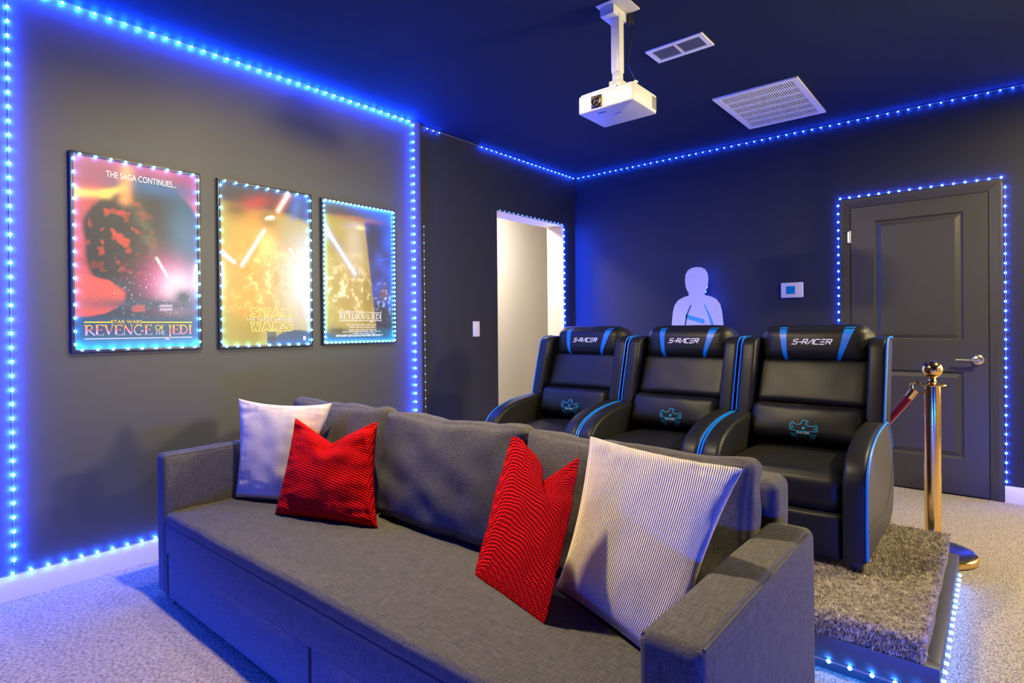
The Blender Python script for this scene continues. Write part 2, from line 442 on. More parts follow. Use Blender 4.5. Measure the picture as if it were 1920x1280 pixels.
struct('baseboard_back', baseboard('', x0=0.03, x1=0.42), MT['white'])
struct('baseboard_back_left', baseboard('', x0=XD, x1=-0.93), MT['white'])

# door in the back wall
dr = thing('door_1', None, None, (-0.45, YB, 0), kind='structure')
CX0, CX1, CZ = -0.923, 0.026, 2.135
cw = 0.07
def casing_prof(a, sgn):  # profile across the casing (offset from outer edge, depth)
    return [(a, 0), (a, 0.018), (a + sgn * 0.012, 0.022), (a + sgn * 0.03, 0.018), (a + sgn * 0.05, 0.014), (a + sgn * cw, 0.010), (a + sgn * cw, 0)]
cs = MB()
cs.prism([(x, YB - d) for x, d in casing_prof(CX0, 1)], 0, CZ, 'Z')
cs.prism([(x, YB - d) for x, d in casing_prof(CX1, -1)], 0, CZ, 'Z')
cs.prism([(YB - d, z) for z, d in casing_prof(CZ, -1)], CX0 + 0.0, CX1 - 0.0, 'X')
cs.build('casing', MT['door'], dr)
SX0, SX1, SZ = CX0 + cw + 0.004, CX1 - cw - 0.004, CZ - cw - 0.004
YD = YB - 0.004   # slab face
def slab():
    mb = MB(); yf = YD
    P = [(-0.700, -0.180, 1.065, 1.950), (-0.700, -0.180, 0.255, 0.855)]
    xs = [SX0, -0.700, -0.180, SX1]; zs = [0.012, 0.255, 0.855, 1.065, 1.950, SZ]
    for i in range(3):
        for j in range(5):
            if i == 1 and j in (1, 3): continue
            mb.poly([(xs[i], yf, zs[j]), (xs[i + 1], yf, zs[j]), (xs[i + 1], yf, zs[j + 1]), (xs[i], yf, zs[j + 1])])
    for x0, x1, z0, z1 in P:
        loops = [(0, 0), (0.010, 0.011), (0.018, 0.012), (0.045, 0.003), (0.05, 0.003)]
        rings = []
        for ins, dep in loops:
            rings.append([(x0 + ins, yf + dep, z0 + ins), (x1 - ins, yf + dep, z0 + ins), (x1 - ins, yf + dep, z1 - ins), (x0 + ins, yf + dep, z1 - ins)])
        for a, b in zip(rings, rings[1:]):
            for k in range(4): mb.poly([a[k], a[(k + 1) % 4], b[(k + 1) % 4], b[k]])
        mb.poly(rings[-1])
    return mb
# the slab sits in a shallow recess of its own: wall face is hidden behind it
sl = slab()
for v in sl.bm.verts: v.co.y -= 0.012
sl.box(SX0, SX0 + 0.001, YD - 0.012, YB, 0.012, SZ).box(SX1 - 0.001, SX1, YD - 0.012, YB, 0.012, SZ)
slab_o = sl.build('slab', MT['door'], dr)
hd = MB().lathe([(0, YD - 0.024), (0.027, YD - 0.024), (0.033, YD - 0.019), (0.033, YD - 0.012)], -0.104, 0.938, 28, 'Y')
hd.tube([(-0.104, YD - 0.02, 0.938), (-0.104, YD - 0.055, 0.938)], 0.011, 14)
hd.tube([(-0.096, YD - 0.055, 0.938), (-0.13, YD - 0.057, 0.938), (-0.18, YD - 0.056, 0.938), (-0.222, YD - 0.052, 0.937)], [0.011, 0.009, 0.007, 0.006], 14)
hd.build('handle', MT['nickel'], dr)
for hz in (1.845, 1.05, 0.25):
    hb = MB().tube([(SX0 - 0.004, YD - 0.018, hz - 0.045), (SX0 - 0.004, YD - 0.018, hz + 0.045)], 0.008, 12)
    hb.box(SX0 - 0.022, SX0 - 0.004, YD - 0.013, YD - 0.010, hz - 0.04, hz + 0.04)
    if hz > 1.8: hb.tube([(SX0 - 0.004, YD - 0.022, hz + 0.047), (SX0 - 0.05, YD - 0.03, hz + 0.044)], 0.003, 8)
    hb.build('hinge', MT['nickel'], dr)

# ------------------------------------------------------------------ LED strips
def led_mesh(m, name, s=1.0):
    bm = bmesh.new()
    bmesh.ops.create_icosphere(bm, subdivisions=1, radius=0.0045 * s)
    me = bpy.data.meshes.new(name); bm.to_mesh(me); bm.free(); me.materials.append(m)
    for p in me.polygons: p.use_smooth = True
    return me
LED = led_mesh(MT['led'], 'led', 1.45); LEDR = led_mesh(MT['led_soft'], 'led_door', 1.45); LEDF = led_mesh(MT['led_faint'], 'led_faint', 0.7); LEDP = led_mesh(MT['led_under'], 'led_underglow', 1.6); LEDJ = led_mesh(MT['led_jamb'], 'led_jamb'); LEDT = led_mesh(MT['led_top'], 'led_top'); LEDB = led_mesh(MT['led_base'], 'led_base', 1.4); LEDS = led_mesh(MT['led_soft'], 'led_soft'); LEDC = led_mesh(MT['led_cyan'], 'led_cyan', 1.3)
LEDD = led_mesh(MT['led_cyan'], 'led_cyan', 1.25)
PITCH = 0.0627
def leds_on(parent, segs, mesh, pitch=PITCH, off=(0, 0, 0), gap=None):
    """segs: list of (a, b); a LED every pitch"""
    root = parent
    while root not in ORG: root = root.parent
    org = ORG[root]; cnt = 0
    for a, b in segs:
        a = Vector(a); b = Vector(b); L = (b - a).length; n = max(1, int(L / pitch))
        for i in range(n + 1):
            p = a + (b - a).normalized() * (i * pitch + (L - n * pitch) / 2)
            o = bpy.data.objects.new('led', mesh); COL.objects.link(o); o.parent = parent
            o.location = p + Vector(off) - org; cnt += 1
    return cnt
def strip(label, segs, mesh, off, tape_segs=None, r=0.0022, group='blue LED light strips'):
    a0 = Vector(segs[0][0]); t = thing('led_strip', label, 'light strip', a0, group)
    mb = MB()
    for a, b in (tape_segs or segs): mb.tube([a, b], r, 6)
    mb.build('tape', MT['tape'], t)
    leds_on(t, segs, mesh, off=off); return t
e = 0.004
XW = XL + e
strip('blue LED strip running down the left edge of the poster wall', [((XW, 0.512, H - 0.03), (XW, 0.512, 0.15))], LED, (0.006, 0, 0))
strip('blue LED strip along the ceiling above the three posters', [((XW, 0.50, H - 0.014), (XW, 2.80, H - 0.014))], LEDT, (0.009, 0, -0.004))
strip('blue LED strip running down the right edge of the poster wall', [((XW, 2.821, H - 0.03), (XW, 2.821, 0.13))], LED, (0.006, 0, 0))
strip('blue LED strip along the top of the left baseboard', [((XL + 0.008, 0.05, 0.114), (XL + 0.008, 2.78, 0.114))], LEDB, (0.004, 0, 0.004))
strip('faint blue LED strip on the dark wall just right of the poster wall', [((XD + e, 2.935, 1.98), (XD + e, 2.935, 0.13))], LEDF, (0.002, 0, 0))
tp = [((XD + e, 2.92, H - 0.012), (XD + e, YB - 0.01, H - 0.012))]
strip('blue LED strip along the ceiling above the open doorway', [((XD + e, 2.97, H - 0.012), (XD + e, 3.10, H - 0.012)), ((XD + e, 3.56, H - 0.012), (XD + e, YB - 0.02, H - 0.012))], LEDS, (0.010, 0, -0.008), tp)
strip('blue LED strip along the ceiling of the back wall', [((XD + 0.03, YB - e, H - 0.012), (0.92, YB - e, H - 0.012))], LEDS, (0, -0.012, -0.010))
dj = strip('blue LED strip around the top and right side of the open doorway', [((XD + e, DY1 + 0.004, DZ - 0.03), (XD + e, DY1 + 0.004, 0.15))], LEDJ, (0.003, 0, 0),
           [((XD + e, DY0 + 0.01, DZ + 0.004), (XD + e, DY1, DZ + 0.004)), ((XD + e, DY1 + 0.004, DZ), (XD + e, DY1 + 0.004, 0.15))])
leds_on(dj, [((XD + e, DY0 + 0.01, DZ + 0.006), (XD + e, DY1 - 0.02, DZ + 0.006))], LEDF, off=(0.008, 0, 0))
zt = CZ + 0.012
strip('blue LED strip framing the grey panelled door',
      [((CX0 - 0.012, YB - e, 0.15), (CX0 - 0.012, YB - e, zt - 0.05)), ((CX0 - 0.008, YB - e, zt), (CX1 + 0.004, YB - e, zt)), ((CX1 + 0.012, YB - e, zt - 0.05), (CX1 + 0.012, YB - e, 0.12))], LEDR, (0, -0.004, 0))

# ------------------------------------------------------------------ posters
def gauss(u, v, cu, cv, su, sv, rot=0):
    du, dv = u - cu, v - cv
    c, s = math.cos(rot), math.sin(rot); a, b = du * c + dv * s, -du * s + dv * c
    return math.exp(-(a / su) ** 2 - (b / sv) ** 2)
def seg(u, v, a, b, wd):
    ax, ay = a; bx, by = b; ay *= 1.6; by *= 1.6; v = v * 1.6
    t = max(0, min(1, ((u - ax) * (bx - ax) + (v - ay) * (by - ay)) / ((bx - ax) ** 2 + (by - ay) ** 2)))
    d = math.hypot(u - ax - t * (bx - ax), v - ay - t * (by - ay)); return math.exp(-(d / wd) ** 2)
def mix(c, d, t):
    t = max(0, min(1, t)); return [c[i] * (1 - t) + d[i] * t for i in range(3)]
def nz(u, v, s, o=0): return noise.noise(Vector((u * s, v * s * 1.6, o)))
def sst(a, b, x):
    t = max(0, min(1, (x - a) / (b - a))); return t * t * (3 - 2 * t)
L3 = lambda *c: list(lin(c)[:3])
def art1(u, v):
    c = mix(L3(190, 80, 95), L3(140, 50, 100), sst(0.7, 1, v) * (0.6 + 0.5 * nz(u, v, 5)))
    # broad dark cloud with soft rim in the middle
    d = math.hypot((u - 0.56) / 0.50, (v - 0.56) / 0.37) + 0.05 * nz(u, v, 6)
    c = mix(c, L3(20, 34, 58), 1 - sst(0.94, 1.04, d))
    c = mix(c, L3(30, 120, 170), gauss(u, v, 0.85, 0.62, 0.14, 0.3) * 0.5 * (d < 1.1))
    c = mix(c, L3(105, 105, 90), gauss(u, v, 0.55, 0.63, 0.06, 0.2, 0.5) * 0.5)
    k = nz(u, v, 9, 3) * 0.5 + nz(u, v, 22, 7) * 0.35
    c = mix(c, L3(190, 62, 66), sst(0.08, 0.2, k) * gauss(u, v, 0.30, 0.62, 0.22, 0.22))
    c = mix(c, L3(20, 28, 50), sst(0.1, 0.25, nz(u, v, 12, 9)) * gauss(u, v, 0.4, 0.55, 0.3, 0.22) * 0.8)
    c = mix(c, L3(30, 90, 150), gauss(u, v, 0.62, 0.89, 0.4, 0.05))
    # yellow streak of warm reflection painted in upper left, running up to the top
    c = mix(c, L3(250, 205, 110), seg(u, v, (0.0, 0.80), (0.25, 0.815), 0.035) + seg(u, v, (0.22, 0.815), (0.38, 0.86), 0.028))
    c = mix(c, L3(240, 170, 110), seg(u, v, (0.40, 0.95), (0.38, 0.80), 0.05) * 0.8)
    # dark blue night field below
    c = mix(c, L3(28, 55, 88), sst(0.42, 0.30, v + 0.03 * nz(u, v, 8)))
    d2 = math.hypot((u + 0.12) / 0.52, (v - 0.28) / 0.125)
    c = mix(c, L3(205, 85, 88), 1 - sst(0.92, 1.0, d2 + 0.03 * nz(u, v, 14)))
    # glowing burst on the right
    c = mix(c, L3(200, 60, 160), gauss(u, v, 0.72, 0.38, 0.20, 0.12) * 0.85)
    c = mix(c, L3(225, 205, 240), gauss(u, v, 0.80, 0.34, 0.15, 0.10) * 1.1)
    c = mix(c, L3(235, 235, 255), seg(u, v, (0.63, 0.50), (0.72, 0.40), 0.010))
    c = mix(c, L3(45, 75, 105), gauss(u, v, 0.86, 0.285, 0.10, 0.055) * 1.1)
    c = mix(c, L3(40, 70, 110), gauss(u, v, 0.6, 0.24, 0.5, 0.03))
    if nz(u, v, 60, 2) > 0.50: c = mix(c, L3(230, 235, 255), 0.6 * gauss(u, v, 0.6, 0.3, 0.35, 0.12))
    c = mix(c, L3(15, 75, 120), sst(0.19, 0.15, v))
    c = mix(c, L3(30, 150, 195), sst(0.09, 0.0, v))
    for q in range(3):
        c = mix(c, L3(200, 90, 100), 0.8 * seg(u, v, (0.44, 0.225 - 0.018 * q), (0.52, 0.23 - 0.018 * q), 0.012) * (q < 2))
        c = mix(c, L3(200, 190, 235), 0.8 * seg(u, v, (0.66, 0.235 - 0.02 * q), (0.75, 0.237 - 0.02 * q), 0.010) * (q < 2))
    return c
def art2(u, v):
    c = mix(L3(140, 128, 52), L3(152, 138, 66), 0.5 + nz(u, v, 4))  # gold base is the warm glass reflection, painted into the print
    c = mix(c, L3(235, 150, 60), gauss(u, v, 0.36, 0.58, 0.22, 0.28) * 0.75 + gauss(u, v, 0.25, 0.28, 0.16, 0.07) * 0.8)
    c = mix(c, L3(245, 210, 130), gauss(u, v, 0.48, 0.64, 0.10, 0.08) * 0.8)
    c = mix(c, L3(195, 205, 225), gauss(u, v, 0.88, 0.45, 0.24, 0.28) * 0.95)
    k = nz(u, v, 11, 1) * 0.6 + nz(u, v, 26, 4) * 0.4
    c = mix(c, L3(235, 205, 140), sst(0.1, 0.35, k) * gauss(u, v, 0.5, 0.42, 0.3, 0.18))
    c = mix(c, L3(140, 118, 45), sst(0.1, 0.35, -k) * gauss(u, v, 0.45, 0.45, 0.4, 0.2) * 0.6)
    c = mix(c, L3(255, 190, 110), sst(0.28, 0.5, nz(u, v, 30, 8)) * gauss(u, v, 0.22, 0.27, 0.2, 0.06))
    tp_ = sst(0.83, 0.90, v + 0.06 * u - 0.02 + 0.03 * nz(u, v, 5))
    c = mix(c, mix(L3(48, 46, 56), L3(30, 60, 120), sst(0.55, 0.9, u)), tp_)
    c = mix(c, L3(175, 50, 60), gauss(u, v, 0.36, 0.89, 0.2, 0.05, 0.2) * 0.85)
    c = mix(c, L3(60, 40, 38), gauss(u, v, 0.16, 0.84, 0.12, 0.05) * 0.7)
    c = mix(c, L3(60, 110, 200), gauss(u, v, 0.82, 0.90, 0.05, 0.09, -0.6) * 0.6)
    c = mix(c, L3(80, 62, 45), gauss(u, v, 0.50, 0.80, 0.09, 0.05) * 0.75)
    for a, b, wd, cc in (((0.22, 0.50), (0.46, 0.73), 0.018, (255, 235, 225)), ((0.62, 0.87), (0.74, 0.99), 0.022, (255, 215, 215)),
                         ((0.75, 0.63), (0.99, 0.44), 0.014, (255, 252, 225)), ((0.0, 0.575), (0.14, 0.515), 0.018, (255, 205, 200))):
        c = mix(c, L3(235, 120, 80), seg(u, v, a, b, wd * 2.3) * 0.5)
        c = mix(c, L3(*cc), seg(u, v, a, b, wd) * 1.2)
    c = mix(c, L3(38, 72, 110), (1 - sst(0.9, 1.05, math.hypot((u - 0.82) / 0.30, (v - 0.0) / 0.10))))
    c = mix(c, L3(38, 60, 80), (1 - sst(0.9, 1.1, max(abs(u - 0.53) / 0.05, abs(v - 0.05) / 0.04))))
    return c
def art3(u, v):
    c = mix(L3(160, 145, 70), L3(145, 130, 60), 0.5 + nz(u, v, 5))  # gold area paints the glass reflection of a bright warm room
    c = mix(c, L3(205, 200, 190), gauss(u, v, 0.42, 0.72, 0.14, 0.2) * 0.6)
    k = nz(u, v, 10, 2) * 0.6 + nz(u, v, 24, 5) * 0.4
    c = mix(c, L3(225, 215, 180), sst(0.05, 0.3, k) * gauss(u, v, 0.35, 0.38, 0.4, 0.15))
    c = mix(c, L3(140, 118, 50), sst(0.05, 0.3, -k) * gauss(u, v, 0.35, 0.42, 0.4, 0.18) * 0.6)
    edge = 0.56 + 0.20 * (0.9 - v)  # slanted border where the painted reflection stops
    rt = sst(-0.012, 0.012, u - edge)
    c2 = mix(L3(45, 75, 190), L3(35, 50, 120), 0.5 + nz(u, v, 6))
    c2 = mix(c2, L3(50, 42, 45), gauss(u, v, 0.66, 0.74, 0.08, 0.22) * 0.85)
    c2 = mix(c2, L3(40, 40, 52), sst(0.32, 0.22, v))
    c2 = mix(c2, L3(110, 75, 70), gauss(u, v, 0.85, 0.36, 0.06, 0.05))
    c2 = mix(c2, L3(150, 180, 235), sst(0.15, 0.35, nz(u, v, 22, 3)) * gauss(u, v, 0.85, 0.33, 0.14, 0.1))
    c = mix(c, c2, rt)
    c = mix(c, mix(L3(70, 60, 65), L3(50, 90, 190), sst(0.2, 0.9, u)), sst(0.88, 0.92, v + 0.02 * nz(u, v, 7)))
    c = mix(c, L3(165, 105, 75), gauss(u, v, 0.45, 0.90, 0.3, 0.02) * 0.8)
    c = mix(c, L3(255, 235, 190), gauss(u, v, 0.50, 0.84, 0.055, 0.014))
    c = mix(c, L3(150, 170, 230), seg(u, v, (0.0, 0.83), (0.42, 0.50), 0.045) * 0.5)
    c = mix(c, L3(225, 235, 255), seg(u, v, (0.0, 0.83), (0.42, 0.50), 0.017) * 1.2)
    c = mix(c, L3(30, 85, 110), sst(0.10, 0.06, v + 0.02 * math.sin(u * 6)))
    c = mix(c, L3(70, 72, 66), gauss(u, v, 0.2, 0.085, 0.2, 0.03))
    return c
def poster(name_lbl, y0, y1, z0, z1, art, texts, led, pitch):
    yc = (y0 + y1) / 2
    t = thing('framed_poster', name_lbl, 'poster', (XL, yc, z0), 'light-edged framed posters')
    fw, fd = 0.014, 0.024
    fr = MB()
    fr.box(XL, XL + fd, y0, y1, z0, z0 + fw, 0.002).box(XL, XL + fd, y0, y1, z1 - fw, z1, 0.002)
    fr.box(XL, XL + fd, y0, y0 + fw, z0 + fw, z1 - fw, 0.002).box(XL, XL + fd, y1 - fw, y1, z0 + fw, z1 - fw, 0.002)
    fr.build('frame', MT['frame'], t)
    # printed sheet
    a0, a1, b0, b1 = y0 + fw * 0.8, y1 - fw * 0.8, z0 + fw * 0.8, z1 - fw * 0.8
    nu, nv = 120, 190; xp = XL + fd - 0.006
    me = bpy.data.meshes.new('print'); V = []; F = []; C = []
    for j in range(nv + 1):
        for i in range(nu + 1):
            u, v = i / nu, j / nv
            V.append(Vector((xp, a0 + (a1 - a0) * u, b0 + (b1 - b0) * v)) - ORG[t]); C.append(art(u, v))
    for j in range(nv):
        for i in range(nu):
            k = j * (nu + 1) + i; F.append((k, k + 1, k + nu + 2, k + nu + 1))
    me.from_pydata(V, [], F); at = me.color_attributes.new('art', 'FLOAT_COLOR', 'POINT')
    for i, c in enumerate(C): at.data[i].color = (c[0], c[1], c[2], 1)
    me.materials.append(MT['art'])
    pr = bpy.data.objects.new('print', me); COL.objects.link(pr); pr.parent = t
    def place(VF, u0, u1, v0, v1, m, name='lettering'):
        mb = MB()
        add2d(mb, VF, lambda x, y: Vector((xp + 0.0012, a0 + (a1 - a0) * (u0 + (u1 - u0) * x), b0 + (b1 - b0) * (v0 + (v1 - v0) * y))), m)
        return mb.build(name, m, pr)
    for tx in texts: place(*tx)
    # light strip on the inner edge of the frame
    q = 0.008; xs_ = XL + fd + 0.001
    A = [(xs_, y0 + fw, z1 - fw), (xs_, y1 - fw, z1 - fw), (xs_, y1 - fw, z0 + fw), (xs_, y0 + fw, z0 + fw)]
    mb = MB()
    for i in range(4): mb.tube([A[i], A[(i + 1) % 4]], 0.0016, 6)
    tpo = mb.build('light_strip', MT['tape'], t)
    sg = [(A[i], A[(i + 1) % 4]) for i in range(4)]
    leds_on(tpo, sg, led, pitch=pitch, off=(0.003, 0, 0))
    return t
RECT = ([(0, 0), (1, 0), (1, 1), (0, 1)], [(0, 1, 2, 3)])
def serif(s):
    """roman capitals with thick and thin strokes and serifs; returns unit-box shapes"""
    TH, TN = 0.15, 0.055
    G = {}
    def st(x, y0=0, y1=1, w_=TH): return [([(x, y0), (x, y1)], w_)]
    def sf(x, y, w_=0.30): return [([(x - w_ / 2, y), (x + w_ / 2, y)], 0.05)]
    bowl = lambda x, y0, y1, r: [([(x, y1)] + [(x + r * math.sin(R(a)), (y0 + y1) / 2 + (y1 - y0) / 2 * math.cos(R(a))) for a in range(20, 180, 20)] + [(x, y0)], 0.09)]
    G['R'] = (0.72, st(0.14) + sf(0.14, 0.02) + sf(0.12, 0.98) + bowl(0.2, 0.48, 0.97, 0.36) + [([(0.3, 0.48), (0.72, 0.0)], 0.13)])
    G['E'] = (0.60, st(0.14) + [([(0.02, 0.98), (0.56, 0.98), (0.56, 0.82)], 0.05), ([(0.02, 0.02), (0.60, 0.02), (0.62, 0.2)], 0.05), ([(0.14, 0.52), (0.48, 0.52)], 0.05), ([(0.48, 0.42), (0.48, 0.62)], 0.04)])
    G['V'] = (0.74, [([(0.12, 1), (0.40, 0)], 0.14), ([(0.40, 0), (0.66, 1)], 0.05)] + sf(0.12, 0.98) + sf(0.66, 0.98, 0.22))
    G['N'] = (0.82, [([(0.14, 0), (0.14, 1)], 0.05), ([(0.12, 1), (0.70, 0)], 0.15), ([(0.70, 0), (0.70, 1)], 0.05)] + sf(0.14, 0.02, 0.22) + sf(0.08, 0.98, 0.2) + sf(0.70, 0.98, 0.22))
    rnd = lambda a0, a1: [(0.42 + 0.36 * math.cos(R(a)), 0.5 + 0.49 * math.sin(R(a))) for a in range(a0, a1 + 1, 15)]
    G['G'] = (0.82, [(rnd(45, 330), 0.10), ([(0.68, 0.06), (0.68, 0.45)], 0.13), ([(0.52, 0.45), (0.82, 0.45)], 0.05)])
    G['O'] = (0.82, [(rnd(0, 360), 0.10)])
    G['F'] = (0.56, st(0.14) + sf(0.14, 0.02) + [([(0.02, 0.98), (0.54, 0.98), (0.54, 0.80)], 0.05), ([(0.14, 0.52), (0.44, 0.52)], 0.05)])
    G['T'] = (0.68, st(0.34) + sf(0.34, 0.02) + [([(0.03, 0.80), (0.03, 0.98), (0.65, 0.98), (0.65, 0.80)], 0.05)])
    G['H'] = (0.82, st(0.16) + st(0.66) + sf(0.16, 0.02) + sf(0.16, 0.98) + sf(0.66, 0.02) + sf(0.66, 0.98) + [([(0.16, 0.5), (0.66, 0.5)], 0.05)])
    G['J'] = (0.34, [([(0.2, 1), (0.2, -0.25), (0.14, -0.42), (0.02, -0.5), (-0.12, -0.48), (-0.2, -0.38)], 0.12)] + sf(0.18, 0.98))
    G['D'] = (0.80, st(0.14) + bowl(0.18, 0.02, 0.98, 0.52) + [([(0.02, 0.98), (0.2, 0.98)], 0.05), ([(0.02, 0.02), (0.2, 0.02)], 0.05)])
    G['I'] = (0.30, st(0.14) + sf(0.14, 0.02) + sf(0.14, 0.98))
    G['U'] = (0.82, [([(0.16, 1), (0.16, 0.3), (0.24, 0.08), (0.42, 0.0), (0.58, 0.08), (0.66, 0.3), (0.66, 1)], 0.10)] + sf(0.16, 0.98) + sf(0.66, 0.98, 0.22))
    V = []; F = []; x = 0; ends = []
    for ch in s:
        wd, strokes = G[ch]
        for pts, w_ in strokes:
            v, f = ribbon2d([(x + p[0], p[1]) for p in pts], w_)
            F += [tuple(i + len(V) for i in q) for q in f]; V += v
        x += wd + 0.02; ends.append(x)
    return [(a / x, b) for a, b in V], F
def outline_word(s, wd=0.06):
    """blocky outlined capitals for the wide two-line title"""
    G = {'S': [(0, 0), (0.85, 0), (1, 0.15), (1, 0.42), (0.5, 0.72), (1, 0.72), (1, 1), (0.2, 1), (0.05, 0.85), (0.05, 0.6), (0.55, 0.28), (0, 0.28)],
         'T': [(0.36, 0), (0.64, 0), (0.64, 0.72), (1, 0.72), (1, 1), (0, 1), (0, 0.72), (0.36, 0.72)],
         'A': [(0, 0), (0.26, 0), (0.33, 0.2), (0.67, 0.2), (0.74, 0), (1, 0), (0.66, 1), (0.34, 1)],
         'R': [(0, 0), (0.28, 0), (0.28, 0.3), (0.55, 0), (1.1, 0), (1.1, 0.27), (0.75, 0.27), (0.95, 0.5), (0.95, 0.8), (0.8, 1), (0, 1)],
         'W': [(0.2, 0), (0.42, 0), (0.5, 0.4), (0.58, 0), (0.8, 0), (1, 1), (0.78, 1), (0.69, 0.5), (0.6, 1), (0.4, 1), (0.31, 0.5), (0.22, 1), (0, 1)]}
    V = []; F = []; x = 0
    for ch in s:
        v, f = ribbon2d([(x + p[0], p[1]) for p in G[ch]], wd, True)
        F += [tuple(i + len(V) for i in q) for q in f]; V += v; x += 1.08
    return [(a / x, b) for a, b in V], F
T = MT
txt1 = [(text2d('THE SAGA CONTINUES...'), 0.24, 0.80, 0.905, 0.938, T['ink_white']),
        (RECT, 0.07, 0.27, 0.141, 0.147, T['ink_yellow']), (RECT, 0.50, 0.93, 0.141, 0.147, T['ink_yellow']),
        (text2d('STAR WARS'), 0.265, 0.505, 0.138, 0.155, T['ink_yellow']),
        (serif('REVENGE'), 0.07, 0.585, 0.076, 0.130, T['ink_title']), (serif('OF'), 0.61, 0.69, 0.103, 0.128, T['ink_yellow']), (serif('THE'), 0.61, 0.695, 0.076, 0.099, T['ink_lav']),
        (serif('JEDI'), 0.715, 0.93, 0.076, 0.130, T['ink_title']),
        (RECT, 0.07, 0.93, 0.056, 0.061, T['ink_lav'])]
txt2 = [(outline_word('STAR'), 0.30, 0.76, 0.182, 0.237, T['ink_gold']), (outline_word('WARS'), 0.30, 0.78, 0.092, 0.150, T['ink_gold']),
        (text2d('T H E   F O R C E   A W A K E N S'), 0.26, 0.80, 0.157, 0.174, T['ink_white']),
        (RECT, 0.90, 0.93, 0.03, 0.055, T['ink_white'])]
txt3 = [(RECT, 0.20, 0.80, 0.217, 0.221, T['ink_white']), (RECT, 0.20, 0.80, 0.156, 0.160, T['ink_white']), (text2d('STAR WARS'), 0.30, 0.46, 0.216, 0.229, T['ink_white']),
        (serif('RETURN'), 0.20, 0.555, 0.168, 0.210, T['ink_white']), (serif('OF'), 0.565, 0.62, 0.190, 0.206, T['ink_white']), (serif('THE'), 0.565, 0.635, 0.168, 0.186, T['ink_white']),
        (serif('JEDI'), 0.645, 0.80, 0.168, 0.210, T['ink_white'])]
# credit block: rows of tiny unreadable print
random.seed(3)
for zr, a, b in ((0.125, 0.30, 0.72), (0.108, 0.33, 0.70), (0.088, 0.32, 0.72), (0.076, 0.24, 0.78), (0.063, 0.38, 0.70), (0.052, 0.15, 0.82), (0.044, 0.15, 0.80)):
    x = a
    while x < b:
        l = random.uniform(0.03, 0.09); txt3.append((RECT, x, min(x + l, b), zr, zr + 0.004, T['ink_white'])); x += l + 0.012
PZ0, PZ1 = 1.084, 2.040
poster('framed poster with red and dark blue artwork, largest looking, leftmost of the three', 0.726, 1.306, PZ0, PZ1, art1, txt1, LEDC, PITCH)
poster('framed poster with a golden reflection painted into the artwork and outlined yellow title, middle of the three', 1.396, 1.972, PZ0 - 0.004, PZ1 - 0.002, art2, txt2, LEDC, PITCH)
poster('framed poster with blue artwork, painted gold reflection and dense bright border, rightmost of the three', 2.042, 2.630, PZ0, PZ1 - 0.005, art3, txt3, LEDD, 0.0314)

# light switch
sw = thing('light_switch', 'white rocker light switch on the dark wall left of the doorway', 'light switch', (XD, 3.506, 1.11))
MB().box(XD, XD + 0.006, 3.466, 3.546, 1.112, 1.240, 0.0025).build('plate', MT['plastic'], sw)
MB().box(XD + 0.006, XD + 0.010, 3.489, 3.523, 1.143, 1.209, 0.0015).build('rocker', MT['plastic'], sw)
# thermostat
th = thing('thermostat', 'white wall thermostat with blue screen left of the grey door', 'thermostat', (-1.266, YB, 1.405))
MB().box(-1.349, -1.183, YB - 0.022, YB, 1.404, 1.526, 0.007, 3).build('body', MT['plastic'], th)
MB().box(-1.307, -1.241, YB - 0.024, YB - 0.0215, 1.434, 1.497).build('screen', MT['screen'], th)

# ------------------------------------------------------------------ ceiling vents
def vent_frame(mb, x0, x1, y0, y1, bw, zb=H, t=0.008):
    for a in ((x0, x1, y0, y0 + bw), (x0, x1, y1 - bw, y1), (x0, x0 + bw, y0 + bw, y1 - bw), (x1 - bw, x1, y0 + bw, y1 - bw)):
        mb.box(a[0], a[1], a[2], a[3], zb - t, zb, 0.0015, 1)
    return mb
rg = thing('return_air_grille', 'large white return air grille in the ceiling near the door', 'air vent', (-1.222, 4.30, H - 0.012))
x0, x1, y0, y1 = -1.490, -0.950, 3.908, 4.685
vent_frame(MB(), x0, x1, y0, y1, 0.038, H, 0.012).build('frame', MT['vent'], rg)
MB().box(x0 + 0.03, x1 - 0.03, y0 + 0.03, y1 - 0.03, H - 0.002, H - 0.0005).build('backing', MT['dark'], rg)
ix0, ix1, iy0, iy1 = x0 + 0.038, x1 - 0.038, y0 + 0.038, y1 - 0.038
sl_ = MB(); rows = 6; rh = (iy1 - iy0) / rows
for r_ in range(rows):
    ya = iy0 + r_ * rh
    if r_: sl_.box(ix0, ix1, ya - 0.011, ya + 0.011, H - 0.010, H - 0.004)
    for k in range(34):
        xa = ix0 + (k + 0.5) * (ix1 - ix0) / 34
        sl_.box(xa - 0.0042, xa + 0.0042, ya, ya + rh, H - 0.0095, H - 0.006, rot=Matrix.Rotation(R(28), 3, 'Y'))
sl_.build('slats', MT['vent'], rg)
sg = thing('supply_air_vent', 'small white two-bank ceiling vent beside the projector', 'air vent', (-1.354, 3.075, H - 0.01))
x0, x1, y0, y1 = -1.520, -1.190, 2.982, 3.160
vent_frame(MB(), x0, x1, y0, y1, 0.028, H, 0.009).box(-1.362, -1.348, y0 + 0.02, y1 - 0.02, H - 0.009, H).build('frame', MT['vent'], sg)
MB().box(x0 + 0.02, x1 - 0.02, y0 + 0.02, y1 - 0.02, H - 0.002, H - 0.0005).build('backing', MT['dark'], sg)
for xa, xb in ((x0 + 0.028, -1.362), (-1.348, x1 - 0.028)):
    lv = MB()
    for k in range(9):
        ya = y0 + 0.036 + k * 0.0134
        lv.box(xa, xb, ya - 0.0042, ya + 0.0042, H - 0.0088, H - 0.0076, rot=Matrix.Rotation(R(25), 3, 'X'))
    lv.build('louver_bank', MT['vent'], sg)

